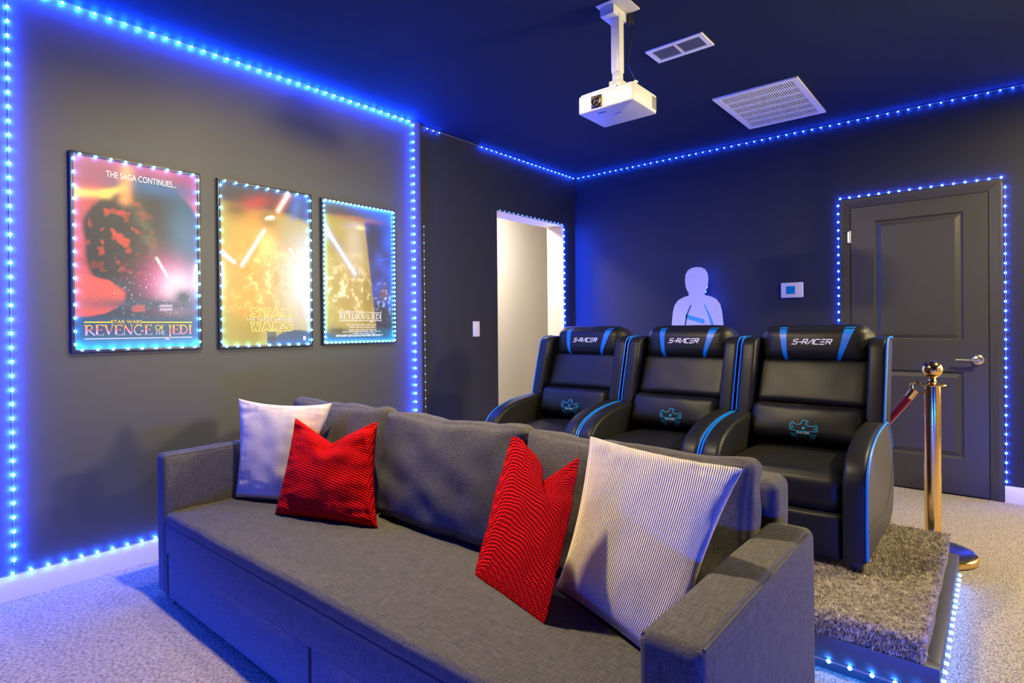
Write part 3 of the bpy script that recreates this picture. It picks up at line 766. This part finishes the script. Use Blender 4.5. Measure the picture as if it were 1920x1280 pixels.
# ------------------------------------------------------------------ projector on its ceiling mount
PX, PY = -1.42, 2.50
mt = thing('projector_mount', 'white ceiling pole mount carrying the projector', 'projector mount', (PX, PY, H))
MB().box(-1.485, -1.330, 2.405, 2.565, H - 0.006, H, 0.002).box(-1.475, -1.40, 2.43, 2.56, H - 0.05, H - 0.006, 0.003).build('ceiling_plate', MT['plastic'], mt)
MB().box(PX - 0.0235, PX + 0.0235, PY - 0.0235, PY + 0.0235, 2.425, H - 0.03, 0.004).box(PX - 0.020, PX + 0.020, PY - 0.020, PY + 0.020, 2.38, 2.43, 0.003).build('pole', MT['plastic'], mt)
MB().box(PX - 0.032, PX + 0.032, PY - 0.032, PY + 0.032, 2.346, 2.385, 0.004).box(PX - 0.075, PX + 0.075, PY - 0.045, PY + 0.045, 2.336, 2.346, 0.002).build('bracket', MT['plastic'], mt)
for sx in (-1, 1):
    MB().tube([(PX + sx * 0.07, PY, 2.340), (PX + sx * 0.125, PY - 0.04, 2.338), (PX + sx * 0.13, PY - 0.07, 2.328)], 0.006, 8).build('arm', MT['vent'], mt)
pj = thing('projector', 'white video projector hanging from the ceiling mount', 'projector', (-1.433, 2.52, 2.232))
pb = MB().prism([(-1.583, 2.404), (-1.575, 2.398), (-1.30, 2.398), (-1.287, 2.402), (-1.281, 2.415), (-1.281, 2.63), (-1.29, 2.645), (-1.575, 2.645), (-1.585, 2.635)], 2.234, 2.322, 'Z', 0.008, 3)
pb.build('housing', MT['plastic'], pj)
MB().prism([(-1.575, 2.41), (-1.50, 2.405), (-1.375, 2.405), (-1.37, 2.42), (-1.37, 2.47), (-1.575, 2.47)], 2.320, 2.331, 'Z', 0.004).build('top_cover', MT['vent'], pj)
MB().box(-1.508, -1.450, 2.3945, 2.399, 2.243, 2.303, 0.002).build('lens_recess', MT['black'], pj)
ln = MB().lathe([(0, 2.392), (0.012, 2.390), (0.020, 2.386), (0.023, 2.380), (0.024, 2.395)], -1.476, 2.273, 28, 'Y').build('lens', MT['gold'], pj)
MB().lathe([(0, 2.383), (0.010, 2.383), (0.016, 2.386), (0.0165, 2.39)], -1.474, 2.273, 24, 'Y').build('glass', MT['lens'], ln)
vt = MB()
for k in range(9): vt.box(-1.2815, -1.279, 2.585, 2.635, 2.248 + k * 0.0068, 2.2505 + k * 0.0068)
vt.build('side_vent', MT['dark'], pj)
MB().box(-1.50, -1.455, 2.44, 2.452, 2.2325, 2.2342).box(-1.44, -1.40, 2.50, 2.506, 2.2325, 2.2342).build('bottom_slots', MT['blue'], pj)
MB().box(-1.395, -1.372, 2.56, 2.585, H - 0.06, H - 0.006, 0.003).tube(bez([(-1.384, 2.572, H - 0.05), (-1.384, 2.572, 2.62), (-1.395, 2.574, 2.56), (-1.405, 2.576, 2.50), (-1.385, 2.578, 2.45), (-1.362, 2.58, 2.39), (-1.355, 2.585, 2.335), (-1.36, 2.59, 2.322)], 6), 0.0045, 8).build('plug_cable', MT['black'], pj)
MB().tube(bez([(-1.355, 2.56, 2.335), (-1.375, 2.54, 2.350), (-1.40, 2.53, 2.335), (-1.42, 2.47, 2.328), (-1.47, 2.46, 2.328)], 6), 0.003, 8).build('cable', MT['black'], pj)

# ------------------------------------------------------------------ platform
PFY, PRX, PT = 2.180, -0.140, 0.135
pf = thing('riser_platform', 'low carpeted riser platform under the three recliners', 'platform', (-1.6, 2.8, 0))
MB().box(-2.95, PRX, PFY - 0.022, PFY + 0.016, 0.060, PT, 0.003).box(PRX - 0.038, PRX, PFY + 0.016, 3.30, 0.060, PT, 0.003).box(-2.95, -2.91, PFY + 0.016, 3.38, 0.060, PT, 0.003).build('edge_board', MT['board'], pf)
MB().box(-2.91, PRX - 0.04, PFY + 0.02, 3.38, 0.0, PT - 0.005).build('deck', MT['board'], pf)
cp = MB().cush(-2.93, PRX - 0.036, PFY - 0.010, 3.36, 0.11, 0.203, r=0.025, n=70, wr=0.004).build('carpet', MT['shag'], pf)
# pile of the deck carpet as blades
def pile(name, x0, x1, y0, y1, z, n, parent, m, hgt=0.016, side=False):
    bm = bmesh.new(); rnd = random.Random(5)
    for _ in range(n):
        x = rnd.uniform(x0, x1); y = rnd.uniform(y0, y1)
        zz = z; a = rnd.uniform(0, 2 * PI)
        if side: y = y0 - rnd.uniform(-0.002, 0.002); zz = rnd.uniform(0.14, 0.20)
        d = Vector((math.cos(a), math.sin(a), 0)) * 0.0022
        lean = Vector((rnd.gauss(0, 0.6), rnd.gauss(0, 0.6), 1.0)) if not side else Vector((rnd.gauss(0, 0.5), -1.0, rnd.gauss(0, 0.6)))
        lean = lean.normalized() * hgt * rnd.uniform(0.6, 1.2)
        p = Vector((x, y, zz)); v = [bm.verts.new(p - d), bm.verts.new(p + d), bm.verts.new(p + lean)]
        bm.faces.new(v)
    mb = MB(); mb.bm.free(); mb.bm = bm
    return mb.build(name, m, parent, kind='stuff')
MT['fibre'] = mat('carpet_fibre', rough=0.9, spec=0.15, var=dict(scale=60, c0=(0.20, 0.17, 0.135), c1=(0.75, 0.65, 0.52), p0=0.35, p1=0.65, detail=4))
pile('pile', -0.62, PRX - 0.035, PFY - 0.015, 3.35, 0.199, 36000, pf, MT['fibre'])
pile('pile', -0.62, PRX - 0.035, PFY - 0.010, 0, 0.16, 6000, pf, MT['fibre'], side=True)
strip('blue LED strip glowing under the front and right edge of the riser platform',
      [((-1.15, PFY - 0.025, 0.053), (PRX - 0.03, PFY - 0.025, 0.053)), ((PRX + 0.004, PFY, 0.053), (PRX + 0.004, 3.28, 0.053))], LEDP, (0, 0, 0))

# ------------------------------------------------------------------ recliners
RX, RY, RZ = -0.722, 2.57, 0.207
rc = thing('recliner', 'black gaming recliner with blue piping, nearest the brass post', 'recliner', (RX, RY, RZ), 'black and blue gaming recliners')
def RP(x, y, z): return (RX + x, RY + y, RZ + z)
class LB(MB):
    """builder in the recliner's own coordinates"""
    def build(s, *a, **k):
        for v in s.bm.verts: v.co += Vector((RX, RY, RZ))
        return MB.build(s, *a, **k)
HW = 0.332
armp = [(0.0, 0.045), (-0.004, 0.20), (0.0, 0.335)] + [tuple(p) for p in bez([(0.004, 0.36), (0.03, 0.415), (0.10, 0.468), (0.22, 0.508), (0.36, 0.528), (0.52, 0.535), (0.58, 0.525)], 4)] + \
       [(0.64, 0.47), (0.70, 0.40), (0.735, 0.35), (0.748, 0.25), (0.74, 0.14), (0.70, 0.075), (0.62, 0.045)]
for sx in (-1, 1):
    a0, a1 = sorted((sx * HW, sx * (HW - 0.086)))
    arm = LB().prism(armp, a0, a1, 'X', 0.020, 4).build('armrest', MT['leather'], rc)
    sp_ = [(0.012, 0.055), (0.008, 0.20), (0.012, 0.33)] + [tuple(p) for p in bez([(0.016, 0.352), (0.041, 0.405), (0.106, 0.456), (0.222, 0.495), (0.36, 0.515), (0.52, 0.522), (0.57, 0.512)], 4)] + [(0.632, 0.46), (0.692, 0.392), (0.725, 0.345), (0.738, 0.25), (0.73, 0.145), (0.692, 0.085), (0.615, 0.055)]
    b0, b1 = sorted((sx * (HW - 0.004), sx * (HW + 0.0015)))
    LB().prism(sp_, b0, b1, 'X', 0.0012, 1).build('lit_side_panel', MT['leather_lit'], arm)  # thin panel added to hold the lighter, lit tone of the outer side
    pipe = [(0.006, 0.06), (0.001, 0.20), (0.005, 0.335)] + [tuple(p) for p in bez([(0.008, 0.355), (0.034, 0.41), (0.10, 0.462), (0.22, 0.502), (0.36, 0.522), (0.52, 0.529), (0.575, 0.518)], 4)] + [(0.64, 0.462), (0.70, 0.392)]
    LB().tube([(sx * (HW + 0.0005), p[0] + 0.002, p[1]) for p in pipe], 0.0048, 8).build('piping', MT['blue'], arm)
    LB().tube([(sx * (HW + 0.0020), p.x, p.y) for p in bez([(0.715, 0.385), (0.69, 0.30), (0.60, 0.20), (0.45, 0.145), (0.28, 0.16), (0.15, 0.175), (0.03, 0.165)], 6)], 0.0022, 6).build('seam', MT['dark'], arm)
    wing = [(0.485, 0.535), (0.50, 0.60), (0.545, 0.76), (0.575, 0.868), (0.59, 0.895), (0.62, 0.912), (0.70, 0.918), (0.76, 0.912), (0.765, 0.88), (0.72, 0.70), (0.68, 0.50)]
    wx0, wx1 = sorted((sx * (HW - 0.002), sx * (HW - 0.078)))
    wg = LB().prism(wing, wx0, wx1, 'X', 0.018, 4).build('wing', MT['leather'], rc)
    LB().tube([(sx * (HW - 0.003), p[0] + 0.004, p[1]) for p in wing[:8]], 0.0042, 8).build('piping', MT['blue'], wg)
    for y_ in (0.03, 0.52):
        x_ = sx * (HW - 0.05)
        LB().box(x_ - 0.028, x_ + 0.028, y_, y_ + 0.055, 0, 0.055, 0.003).build('leg', MT['black'], rc)
lean = Matrix.Rotation(R(-14), 3, 'X')
LB().cush(-0.248, 0.248, 0.66, 0.82, 0.06, 0.90, r=0.04, n=8).build('back_shell', MT['leather'], rc)
hb = LB().cush(-0.262, 0.262, 0.655, 0.87, 0.755, 0.970, r=0.07, puff=(0, 0.022, 0.008), n=16, rot=Matrix.Rotation(R(-10), 3, 'X'), wr=0.002)
def surf(mb):
    bm2 = mb.bm.copy(); bm2.normal_update(); t_ = BVHTree.FromBMesh(bm2); bm2.free(); return t_
S1 = surf(hb); hb.build('headrest', MT['leather'], rc)
LB().cush(-0.255, 0.255, 0.595, 0.75, 0.545, 0.790, r=0.03, puff=(0, 0.006, 0), n=12, rot=Matrix.Rotation(R(-24), 3, 'X'), wr=0.003, seed=3).build('back_panel', MT['leather'], rc)
eb = LB().cush(-0.258, 0.258, 0.462, 0.66, 0.385, 0.572, r=0.045, puff=(0, 0.016, 0), n=14, rot=Matrix.Rotation(R(-20), 3, 'X'), wr=0.005, seed=5)
S2 = surf(eb); eb.build('lumbar_cushion', MT['leather'], rc)
LB().cush(-0.250, 0.250, 0.020, 0.56, 0.215, 0.374, r=0.055, puff=(0, 0.004, 0.014), n=18, wr=0.005, seed=7).build('seat', MT['leather'], rc)
LB().cush(-0.243, 0.243, 0.030, 0.17, 0.018, 0.215, r=0.025, puff=(0, 0.010, 0), n=12, wr=0.003, seed=9).build('footrest', MT['leather'], rc)
def proj_fn(S, cx, cz, sx, sz, shear=0.0, off=0.0016):
    def fn(u, v):
        x = cx + sx * u + shear * sz * v; z = cz + sz * v
        hit = S.ray_cast(Vector((x, -1, z)), Vector((0, 1, 0)))
        y = hit[0].y if hit[0] is not None else 0.6
        return Vector((x, y - off, z))
    return fn
# blue stripes over the headrest
hst = LB()
def stripe(xt, xb, wt, wbm):
    n = 16; V = []; F = []
    for i in range(n + 1):
        t = i / n; z = 0.768 + (0.966 - 0.768) * t; cv = t ** 0.8
        x = xb + (xt - xb) * cv; wv = wbm + (wt - wbm) * t
        V += [(x - wv / 2, z), (x + wv / 2, z)]
    for i in range(n): F.append((2 * i, 2 * i + 1, 2 * i + 3, 2 * i + 2))
    return V, F
fid = proj_fn(S1, 0, 0, 1, 1, off=0.002)
hr = [c for c in rc.children if c.name.startswith('headrest')][0]
add2d(hst, stripe(-0.143, -0.116, 0.038, 0.014), fid, MT['blue']); hst.build('stripe', MT['blue'], hr)
hst = LB(); add2d(hst, stripe(0.165, 0.105, 0.046, 0.010), fid, MT['blue']); hst.build('stripe', MT['blue'], hr)
# S-RACER lettering
def strokes_word():
    G = {'S': [[(0.95, 1), (0.15, 1), (0.05, 0.85), (0.12, 0.58), (0.85, 0.5), (0.9, 0.2), (0.75, 0), (-0.15, 0)]], '-': [[(0.1, 0.45), (0.6, 0.45)]],
         'R': [[(0.1, 0), (0.1, 1), (0.85, 1), (0.95, 0.8), (0.9, 0.5), (0.25, 0.5)], [(0.5, 0.48), (0.95, 0)]],
         'A': [[(0.0, 0), (0.75, 1), (0.9, 1), (0.95, 0)]], 'C': [[(1, 1), (0.2, 1), (0.08, 0.8), (0.08, 0.2), (0.2, 0), (0.95, 0)]],
         'E': [[(0.1, 1), (1, 1)], [(0.05, 0.5), (0.9, 0.5)], [(0, 0), (0.95, 0)]]}
    V = []; F = []; x = 0
    for ch, wd in (('S', 1.1), ('-', 0.7), ('R', 1.15), ('A', 1.1), ('C', 1.12), ('E', 1.12), ('R', 1.1)):
        for st_ in G[ch]:
            pts = []
            for a, b in zip(st_, st_[1:]):
                for k in range(3): pts.append((x + a[0] + (b[0] - a[0]) * k / 3, a[1] + (b[1] - a[1]) * k / 3))
            pts.append((x + st_[-1][0], st_[-1][1]))
            v, f = ribbon2d(pts, 0.21); F += [tuple(i + len(V) for i in q) for q in f]; V += v
        x += wd
    return [(a / x, b) for a, b in V], F
lg = LB(); fl = proj_fn(S1, -0.092, 0.880, 0.180, 0.024, shear=0.35, off=0.003)
add2d(lg, strokes_word(), fl, MT['logo_white'])
fl2 = proj_fn(S1, -0.092, 0.880, 0.180, 0.024, shear=0.35, off=0.0042)
add2d(lg, ribbon2d([(-0.035, -0.05), (0.0, 0.1), (0.02, 0.25)], 0.03), fl2, MT['logo_red'])
add2d(lg, ribbon2d([(0.02, 0.85), (0.06, 1.08), (0.12, 1.12)], 0.02), fl2, MT['logo_red'])
lg.build('lettering', MT['logo_white'], hr)
# winged emblem on the lumbar cushion
em = LB(); fe = proj_fn(S2, 0.005, 0.402, 0.122, 0.113, off=0.003)
def sub(pts, n=3):
    o = []
    for a, b in zip(pts, pts[1:]):
        for k in range(n): o.append((a[0] + (b[0] - a[0]) * k / n, a[1] + (b[1] - a[1]) * k / n))
    return o + [pts[-1]]
C_ = MT['cyan']
outl = [(-0.48, 0.60), (-0.5, 0.82), (-0.45, 0.90), (-0.40, 0.93), (-0.34, 0.86), (-0.25, 0.84), (-0.12, 0.86), (-0.08, 0.92), (-0.07, 1.0), (0.0, 1.03), (0.10, 1.02), (0.16, 0.97), (0.10, 0.96), (0.07, 0.88),
        (0.14, 0.82), (0.25, 0.80), (0.36, 0.80), (0.42, 0.86), (0.48, 0.84), (0.50, 0.60)]
add2d(em, ribbon2d(sub(outl, 2), 0.028), fe, C_); add2d(em, ribbon2d(sub([(-0.48, 0.60), (-0.2, 0.58), (0.2, 0.58), (0.50, 0.60)]), 0.028), fe, C_)
add2d(em, ribbon2d([(-0.44, 0.64), (-0.42, 0.8), (-0.36, 0.66)], 0.022), fe, C_); add2d(em, ribbon2d([(0.44, 0.64), (0.42, 0.76), (0.36, 0.66)], 0.022), fe, C_)
add2d(em, ribbon2d([(0.0, 0.66), (0.0, 0.76)], 0.09), fe, C_); add2d(em, ribbon2d(sub([(-0.48, 0.46), (0.48, 0.46)]), 0.014), fe, C_)
for s_ in (-1, 1):
    for k, (a, b) in enumerate(((0.42, 0.27), (0.34, 0.12), (0.25, -0.02))):
        add2d(em, ribbon2d(sub([(s_ * a, 0.41), (s_ * (a - 0.03), 0.28), (s_ * (a - 0.08), b)]), [0.045] * 3 + [0.035] * 3 + [0.012]), fe, C_)
tv, tf = text2d('RACER'); add2d(em, ([(-0.23 + 0.46 * a, 0.49 + 0.065 * b) for a, b in tv], tf), proj_fn(S2, 0.005, 0.402, 0.122, 0.113, off=0.0042), MT['logo_white'])
tv, tf = text2d('SPORTS'); add2d(em, ([(-0.15 + 0.30 * a, 0.33 + 0.035 * b) for a, b in tv], tf), proj_fn(S2, 0.005, 0.402, 0.122, 0.113, off=0.0042), MT['tape'])
lc = [c for c in rc.children if c.name.startswith('lumbar')][0]
em.build('emblem', C_, lc)
bpy.context.view_layer.update()
dup_tree(rc, (-0.679, 0, 0), 'black gaming recliner with blue piping, middle of the three on the platform')
dup_tree(rc, (-1.358, 0, 0), 'black gaming recliner with blue piping, leftmost, nearest the open doorway')

# ------------------------------------------------------------------ sofa
sf = thing('sofa', 'grey linen sleeper sofa with square arms in the foreground', 'sofa', (-1.63, 1.35, 0))
SF = 0.93
AL0, AL1, AR0, AR1, SB = -2.880, -2.790, -0.500, -0.378, 1.70
AH = 0.640
def arm_at(x0, x1, y1):
    a = MB().cush(x0, x1, SF, y1, 0.025, AH, r=0.022, n=16, puff=(0.004, 0, 0.005), wr=0.0015).build('armrest', MT['sofa'], sf)
    r_ = 0.0035; z_ = AH - 0.004
    pts = [(x0 + 0.006, SF + 0.006, 0.06), (x0 + 0.006, SF + 0.006, z_ - 0.03), (x0 + 0.02, SF + 0.004, z_ - 0.008), (x1 - 0.02, SF + 0.004, z_ - 0.008), (x1 - 0.006, SF + 0.006, z_ - 0.03), (x1 - 0.006, SF + 0.006, 0.06)]
    MB().tube([(x0 + 0.006, SF + 0.012, z_ - 0.004), (x1 - 0.006, SF + 0.012, z_ - 0.004)], 0.004, 8).tube([(x1 - 0.006, SF + 0.02, z_ - 0.003), (x1 - 0.006, y1 - 0.03, z_ - 0.003)], 0.0035, 8).build('piping', MT['sofa'], a)
arm_at(AL0, AL1, SB); arm_at(AR0, AR1, SB)
MB().cush(AL1 + 0.002, AR0 - 0.002, SF + 0.002, 1.62, 0.335, 0.392, r=0.018, n=26, puff=(0, 0.002, 0.006), wr=0.004).build('seat', MT['sofa'], sf)
# front: upper rail, then three fabric panels with slits between
fp = MB().box(AL1, AR0, SF + 0.004, SF + 0.05, 0.212, 0.345, 0.004)
fp.box(AL1, -2.776, SF + 0.004, SF + 0.05, 0.03, 0.214, 0.003).box(-2.758, -1.624, SF + 0.004, SF + 0.05, 0.03, 0.214, 0.003).box(-1.606, AR0, SF + 0.004, SF + 0.05, 0.03, 0.214, 0.003)
fp.build('front_panel', MT['sofa'], sf)
MB().box(AL1, AR0, SF + 0.06, 1.6, 0.04, 0.335).build('underframe', MT['dark'], sf)
MB().tube([(AL1 + 0.01, SF + 0.004, 0.338), (AR0 - 0.01, SF + 0.004, 0.338)], 0.003, 6).build('seam', MT['sofa_dark'], sf)
for fx, fy in ((-2.74, 0.97), (-1.66, 0.97), (-0.44, 0.97), (-2.84, 1.66), (-0.42, 1.66)):
    MB().lathe([(0, 0), (0.022, 0), (0.024, 0.03), (0, 0.03)], fx, fy, 16).build('foot', MT['black'], sf)
MB().cush(-2.80, -0.465, 1.665, 1.80, 0.05, 0.752, r=0.03, n=20, puff=(0, 0, 0.006), wr=0.002).build('backrest', MT['sofa'], sf)

def back_cushion(x0, x1, label, seed):
    rot = Matrix.Rotation(R(-8), 3, 'X'); piv = ((x0 + x1) / 2, 1.50, 0.40)
    mb = MB().cush(x0, x1, 1.465, 1.570, 0.402, 0.842, r=0.034, n=28, puff=(0.004, 0.042, 0.006), rot=rot, piv=piv, wr=0.014, seed=seed, sag=0.014)
    o = mb.build('back_cushion', MT['sofa'], None, label=label, cat='cushion', group='grey back cushions on the sofa')
    sm = []
    for a, b in ((x0 + 0.02, x1 - 0.02),):
        for yy in (1.455, 1.57):
            loop = [(a, yy, 0.41), (a, yy, 0.82), (b, yy, 0.82), (b, yy, 0.41)]
    return o
back_cushion(-2.765, -2.015, 'grey linen back cushion behind the left cream and red pillows', 1)
back_cushion(-2.000, -1.250, 'grey linen back cushion in the middle of the sofa, uncovered', 4)
back_cushion(-1.235, -0.485, 'grey linen back cushion behind the ribbed cream pillow', 8)

# ------------------------------------------------------------------ throw pillows
def pillow(name, label, BL, BR, TR, TL, T_, m, pinch=0.05, dent=0.0, fold=0.0, wr=0.006, seed=0, group='throw pillows on the sofa', skew=0.0, tp=0.42, n=64, drop=0.0):
    BL, BR, TR, TL = map(Vector, (BL, BR, TR, TL))
    nrm = ((BR - BL).cross(TL - BL) + (TR - BR).cross(TR - TL)).normalized()
    up_ = ((TL + TR) / 2 - (BL + BR) / 2)
    rt = ((BR + TR) / 2 - (BL + TL) / 2)
    me = bpy.data.meshes.new(name); V = []; F = []; UV = []
    c0 = (BL + BR + TR + TL) / 4
    org = Vector((c0.x, c0.y, min(BL.z, BR.z)))
    for side in (1, -1):
        for j in range(n + 1):
            for i in range(n + 1):
                u = -1 + 2 * i / n; v = -1 + 2 * j / n
                u = math.sin(u * PI / 2) * 0.5 + u * 0.5; v = math.sin(v * PI / 2) * 0.5 + v * 0.5
                a, b = (u + 1) / 2, (v + 1) / 2
                P = (BL * (1 - a) + BR * a) * (1 - b) + (TL * (1 - a) + TR * a) * b
                eu = (1 - v * v) * pinch * abs(u) ** 3 * (1 if u > 0 else -1)
                ev = (1 - u * u) * pinch * abs(v) ** 3 * (1 if v > 0 else -1)
                P = P - rt * eu * 0.5 - up_ * ev * (0.5 if v > 0 else 0.15)
                if dent and v > -0.4:
                    P = P - up_ * dent * max(0, 1 - abs(u - skew) / 0.98) ** 1.15 * sst(-0.1, 1.0, v)
                th_ = T_ * (max(0, 1 - u * u) * max(0, 1 - v * v)) ** tp
                if fold: th_ *= 1 - fold * math.exp(-((u - skew) / 0.22) ** 2) * sst(0.0, 1.0, v)
                q = Vector((u * 2.2 + seed, v * 2.2, side * 0.3))
                rim = (abs(u) ** 3 + abs(v) ** 3)
                w_ = wr * (noise.noise(q * 1.3) + 0.6 * rim * noise.noise(Vector((u * 3 + seed, v * 9, 2))) + 0.5 * rim * noise.noise(Vector((u * 9 + seed, v * 3, 5))))
                edge = min(1, (1 - abs(u)) * 8, (1 - abs(v)) * 8)
                P = P + nrm * (side * (th_ + 0.002) + w_ * edge)
                if P.z < min(BL.z, BR.z): P.z = min(BL.z, BR.z) + 0.0
                V.append(P - org); UV.append((a, b))
    N = (n + 1) * (n + 1)
    for s_ in range(2):
        for j in range(n):
            for i in range(n):
                k = s_ * N + j * (n + 1) + i; q = (k, k + 1, k + n + 2, k + n + 1); F.append(q if s_ == 0 else q[::-1])
    bd = [i for i in range(n + 1)] + [(j * (n + 1) + n) for j in range(1, n + 1)] + [n * (n + 1) + i for i in range(n - 1, -1, -1)] + [j * (n + 1) for j in range(n - 1, 0, -1)]
    for a, b in zip(bd, bd[1:] + bd[:1]): F.append((a + N, b + N, b, a))
    me.from_pydata(V, [], F); uvl = me.uv_layers.new(name='UVMap')
    for lp in me.loops: uvl.data[lp.index].uv = UV[lp.vertex_index]
    for p in me.polygons: p.use_smooth = True
    me.materials.append(m)
    o = bpy.data.objects.new(name, me); COL.objects.link(o); o.location = org; ORG[o] = org
    return tag(o, label, 'pillow', group)
zs_ = 0.402
pillow('throw_pillow', 'plush cream pillow in the left corner of the sofa', (-2.735, 1.215, zs_), (-2.36, 1.38, zs_), (-2.30, 1.455, 0.851), (-2.735, 1.235, 0.862), 0.075, MT['plush'], pinch=0.10, seed=1, wr=0.008)
pillow('throw_pillow', 'red quilted pillow leaning on the left cream pillow', (-2.365, 1.215, zs_ - 0.004), (-1.875, 1.385, zs_ - 0.004), (-1.965, 1.455, 0.80), (-2.385, 1.325, 0.79), 0.085, MT['red'], pinch=0.09, dent=0.20, fold=0.45, seed=4, wr=0.014, skew=0.02)
pillow('throw_pillow', 'red quilted pillow leaning on the right cream pillow', (-1.275, 1.315, zs_ - 0.004), (-0.925, 1.215, zs_ - 0.006), (-0.868, 1.305, 0.842), (-1.205, 1.42, 0.832), 0.115, MT['red'], pinch=0.06, dent=0.22, fold=0.45, seed=9, wr=0.018, skew=0.15)
pillow('throw_pillow', 'ribbed cream corduroy pillow against the right arm of the sofa', (-1.02, 1.40, zs_), (-0.565, 1.215, zs_), (-0.430, 1.295, 0.868), (-0.916, 1.435, 0.863), 0.120, MT['cord'], pinch=0.11, seed=14, wr=0.008)

# ------------------------------------------------------------------ stanchion and rope
QX, QY = -0.258, 3.62
st_ = thing('stanchion', 'polished brass post with ball top and black round base', 'stanchion', (QX, QY, 0))
MB().lathe([(0, 0), (0.178, 0), (0.184, 0.006), (0.184, 0.028), (0.178, 0.036), (0.170, 0.038)], QX, QY, 56).build('base_rim', MT['gold'], st_)
MB().lathe([(0.171, 0.037), (0.165, 0.041), (0.10, 0.052), (0.045, 0.062), (0.04, 0.066), (0, 0.066)], QX, QY, 56).build('base', MT['black'], st_)
MB().lathe([(0.036, 0.05), (0.036, 0.872), (0, 0.872)], QX, QY, 48).build('post', MT['gold'], st_)
MB().lathe([(0, 0.870), (0.060, 0.870), (0.062, 0.874), (0.060, 0.878), (0.030, 0.880), (0.020, 0.888), (0.015, 0.900), (0.015, 0.908), (0.022, 0.914)] +
           [(0.046 * math.sin(R(a)), 0.952 - 0.046 * math.cos(R(a))) for a in range(30, 181, 10)], QX, QY, 40).build('finial', MT['gold'], st_)
rp = thing('rope_barrier', 'red velvet rope hooked to the brass post', 'rope', (QX - 0.07, QY, 0.86))
path = bez([(QX - 0.085, QY, 0.825), (QX - 0.17, QY + 0.005, 0.70), (QX - 0.30, QY + 0.02, 0.55), (QX - 0.60, QY + 0.2, 0.42), (QX - 0.95, QY + 0.6, 0.44), (QX - 1.25, YB - 0.25, 0.62), (QX - 1.36, YB - 0.07, 0.82)], 8)
MB().tube(path, 0.019, 16).build('cord', MT['velvet'], rp)
for a, b in ((path[0], path[2]), (path[-1], path[-3])):
    d = (a - b).normalized()
    MB().tube([a - d * 0.03, a - d * 0.028, a + d * 0.018, a + d * 0.024], [0.016, 0.0215, 0.0215, 0.012], 16).build('ferrule', MT['gold'], rp)
MB().tube(bez([(QX - 0.080, QY, 0.84), (QX - 0.085, QY, 0.862), (QX - 0.075, QY, 0.885), (QX - 0.058, QY, 0.882), (QX - 0.050, QY, 0.872)], 5), 0.0042, 8).tube(bez([(QX - 0.090, QY - 0.006, 0.845), (QX - 0.098, QY, 0.865), (QX - 0.088, QY + 0.004, 0.880)], 5), 0.0035, 8).build('hook', MT['gold'], rp)
pe = path[-1]
MB().tube([pe, (pe.x, YB - 0.03, pe.z + 0.05), (pe.x, YB, pe.z + 0.05)], 0.004, 8).lathe([(0, YB - 0.006), (0.025, YB - 0.006), (0.028, YB)], pe.x, pe.z + 0.05, 20, 'Y').build('wall_hook', MT['gold'], rp)

# ------------------------------------------------------------------ plain cut-out board behind the middle recliner
CXc, CYc = -2.00, 4.90
ct = thing('display_board', 'pale blue-lit cut-out board standing behind the middle recliner', 'display board', (CXc, CYc, 0))
half = [(0.0, 1.700), (0.045, 1.694), (0.078, 1.675), (0.098, 1.640), (0.104, 1.590), (0.100, 1.540), (0.086, 1.500), (0.070, 1.470), (0.072, 1.452), (0.12, 1.440), (0.17, 1.415), (0.205, 1.370), (0.222, 1.30), (0.232, 1.20), (0.225, 1.0), (0.20, 0.6), (0.19, 0.0)]
shape = [(CXc - 0.02 + x, z) for x, z in half] + [(CXc - 0.02 - x, z) for x, z in half[:0:-1]]
MB().prism(shape, CYc, CYc + 0.008, 'Y').build('board', MT['cut_pal'], ct)
bd_ = MB()
add2d(bd_, RECT, lambda x, y: Vector((CXc - 0.12 + 0.17 * x, CYc - 0.001, 1.20 + 0.04 * y + 0.05 * (1 - x))), MT['cut_sky'])
add2d(bd_, ribbon2d([(-0.13, 1.16), (-0.11, 1.28), (-0.07, 1.37)], 0.012), lambda x, y: Vector((CXc + x, CYc - 0.001, y)), MT['cut_deep'])
add2d(bd_, ribbon2d([(0.13, 1.16), (0.095, 1.27), (0.05, 1.37)], [0.03, 0.018, 0.008]), lambda x, y: Vector((CXc + x, CYc - 0.001, y)), MT['cut_sky'])
bd_.build('printed_bands', MT['cut_sky'], ct)
MB().prism([(CYc + 0.008, 0), (CYc + 0.09, 0), (CYc + 0.008, 0.9)], CXc - 0.006, CXc + 0.006, 'X').build('strut', MT['cut_pal'], ct)
bl = MB().tube([(CXc - 0.02 + x * 0.86, CYc + 0.016, z - 0.02) for x, z in half[:14]], 0.002, 6).build('backlight', MT['tape'], ct)
pp = [Vector((CXc - 0.02 + x * 0.86, CYc + 0.02, z - 0.02)) for x, z in half[:14]]
for q in pp[1:]:
    o = bpy.data.objects.new('led', LEDS); COL.objects.link(o); o.parent = bl; o.location = q - ORG[ct]
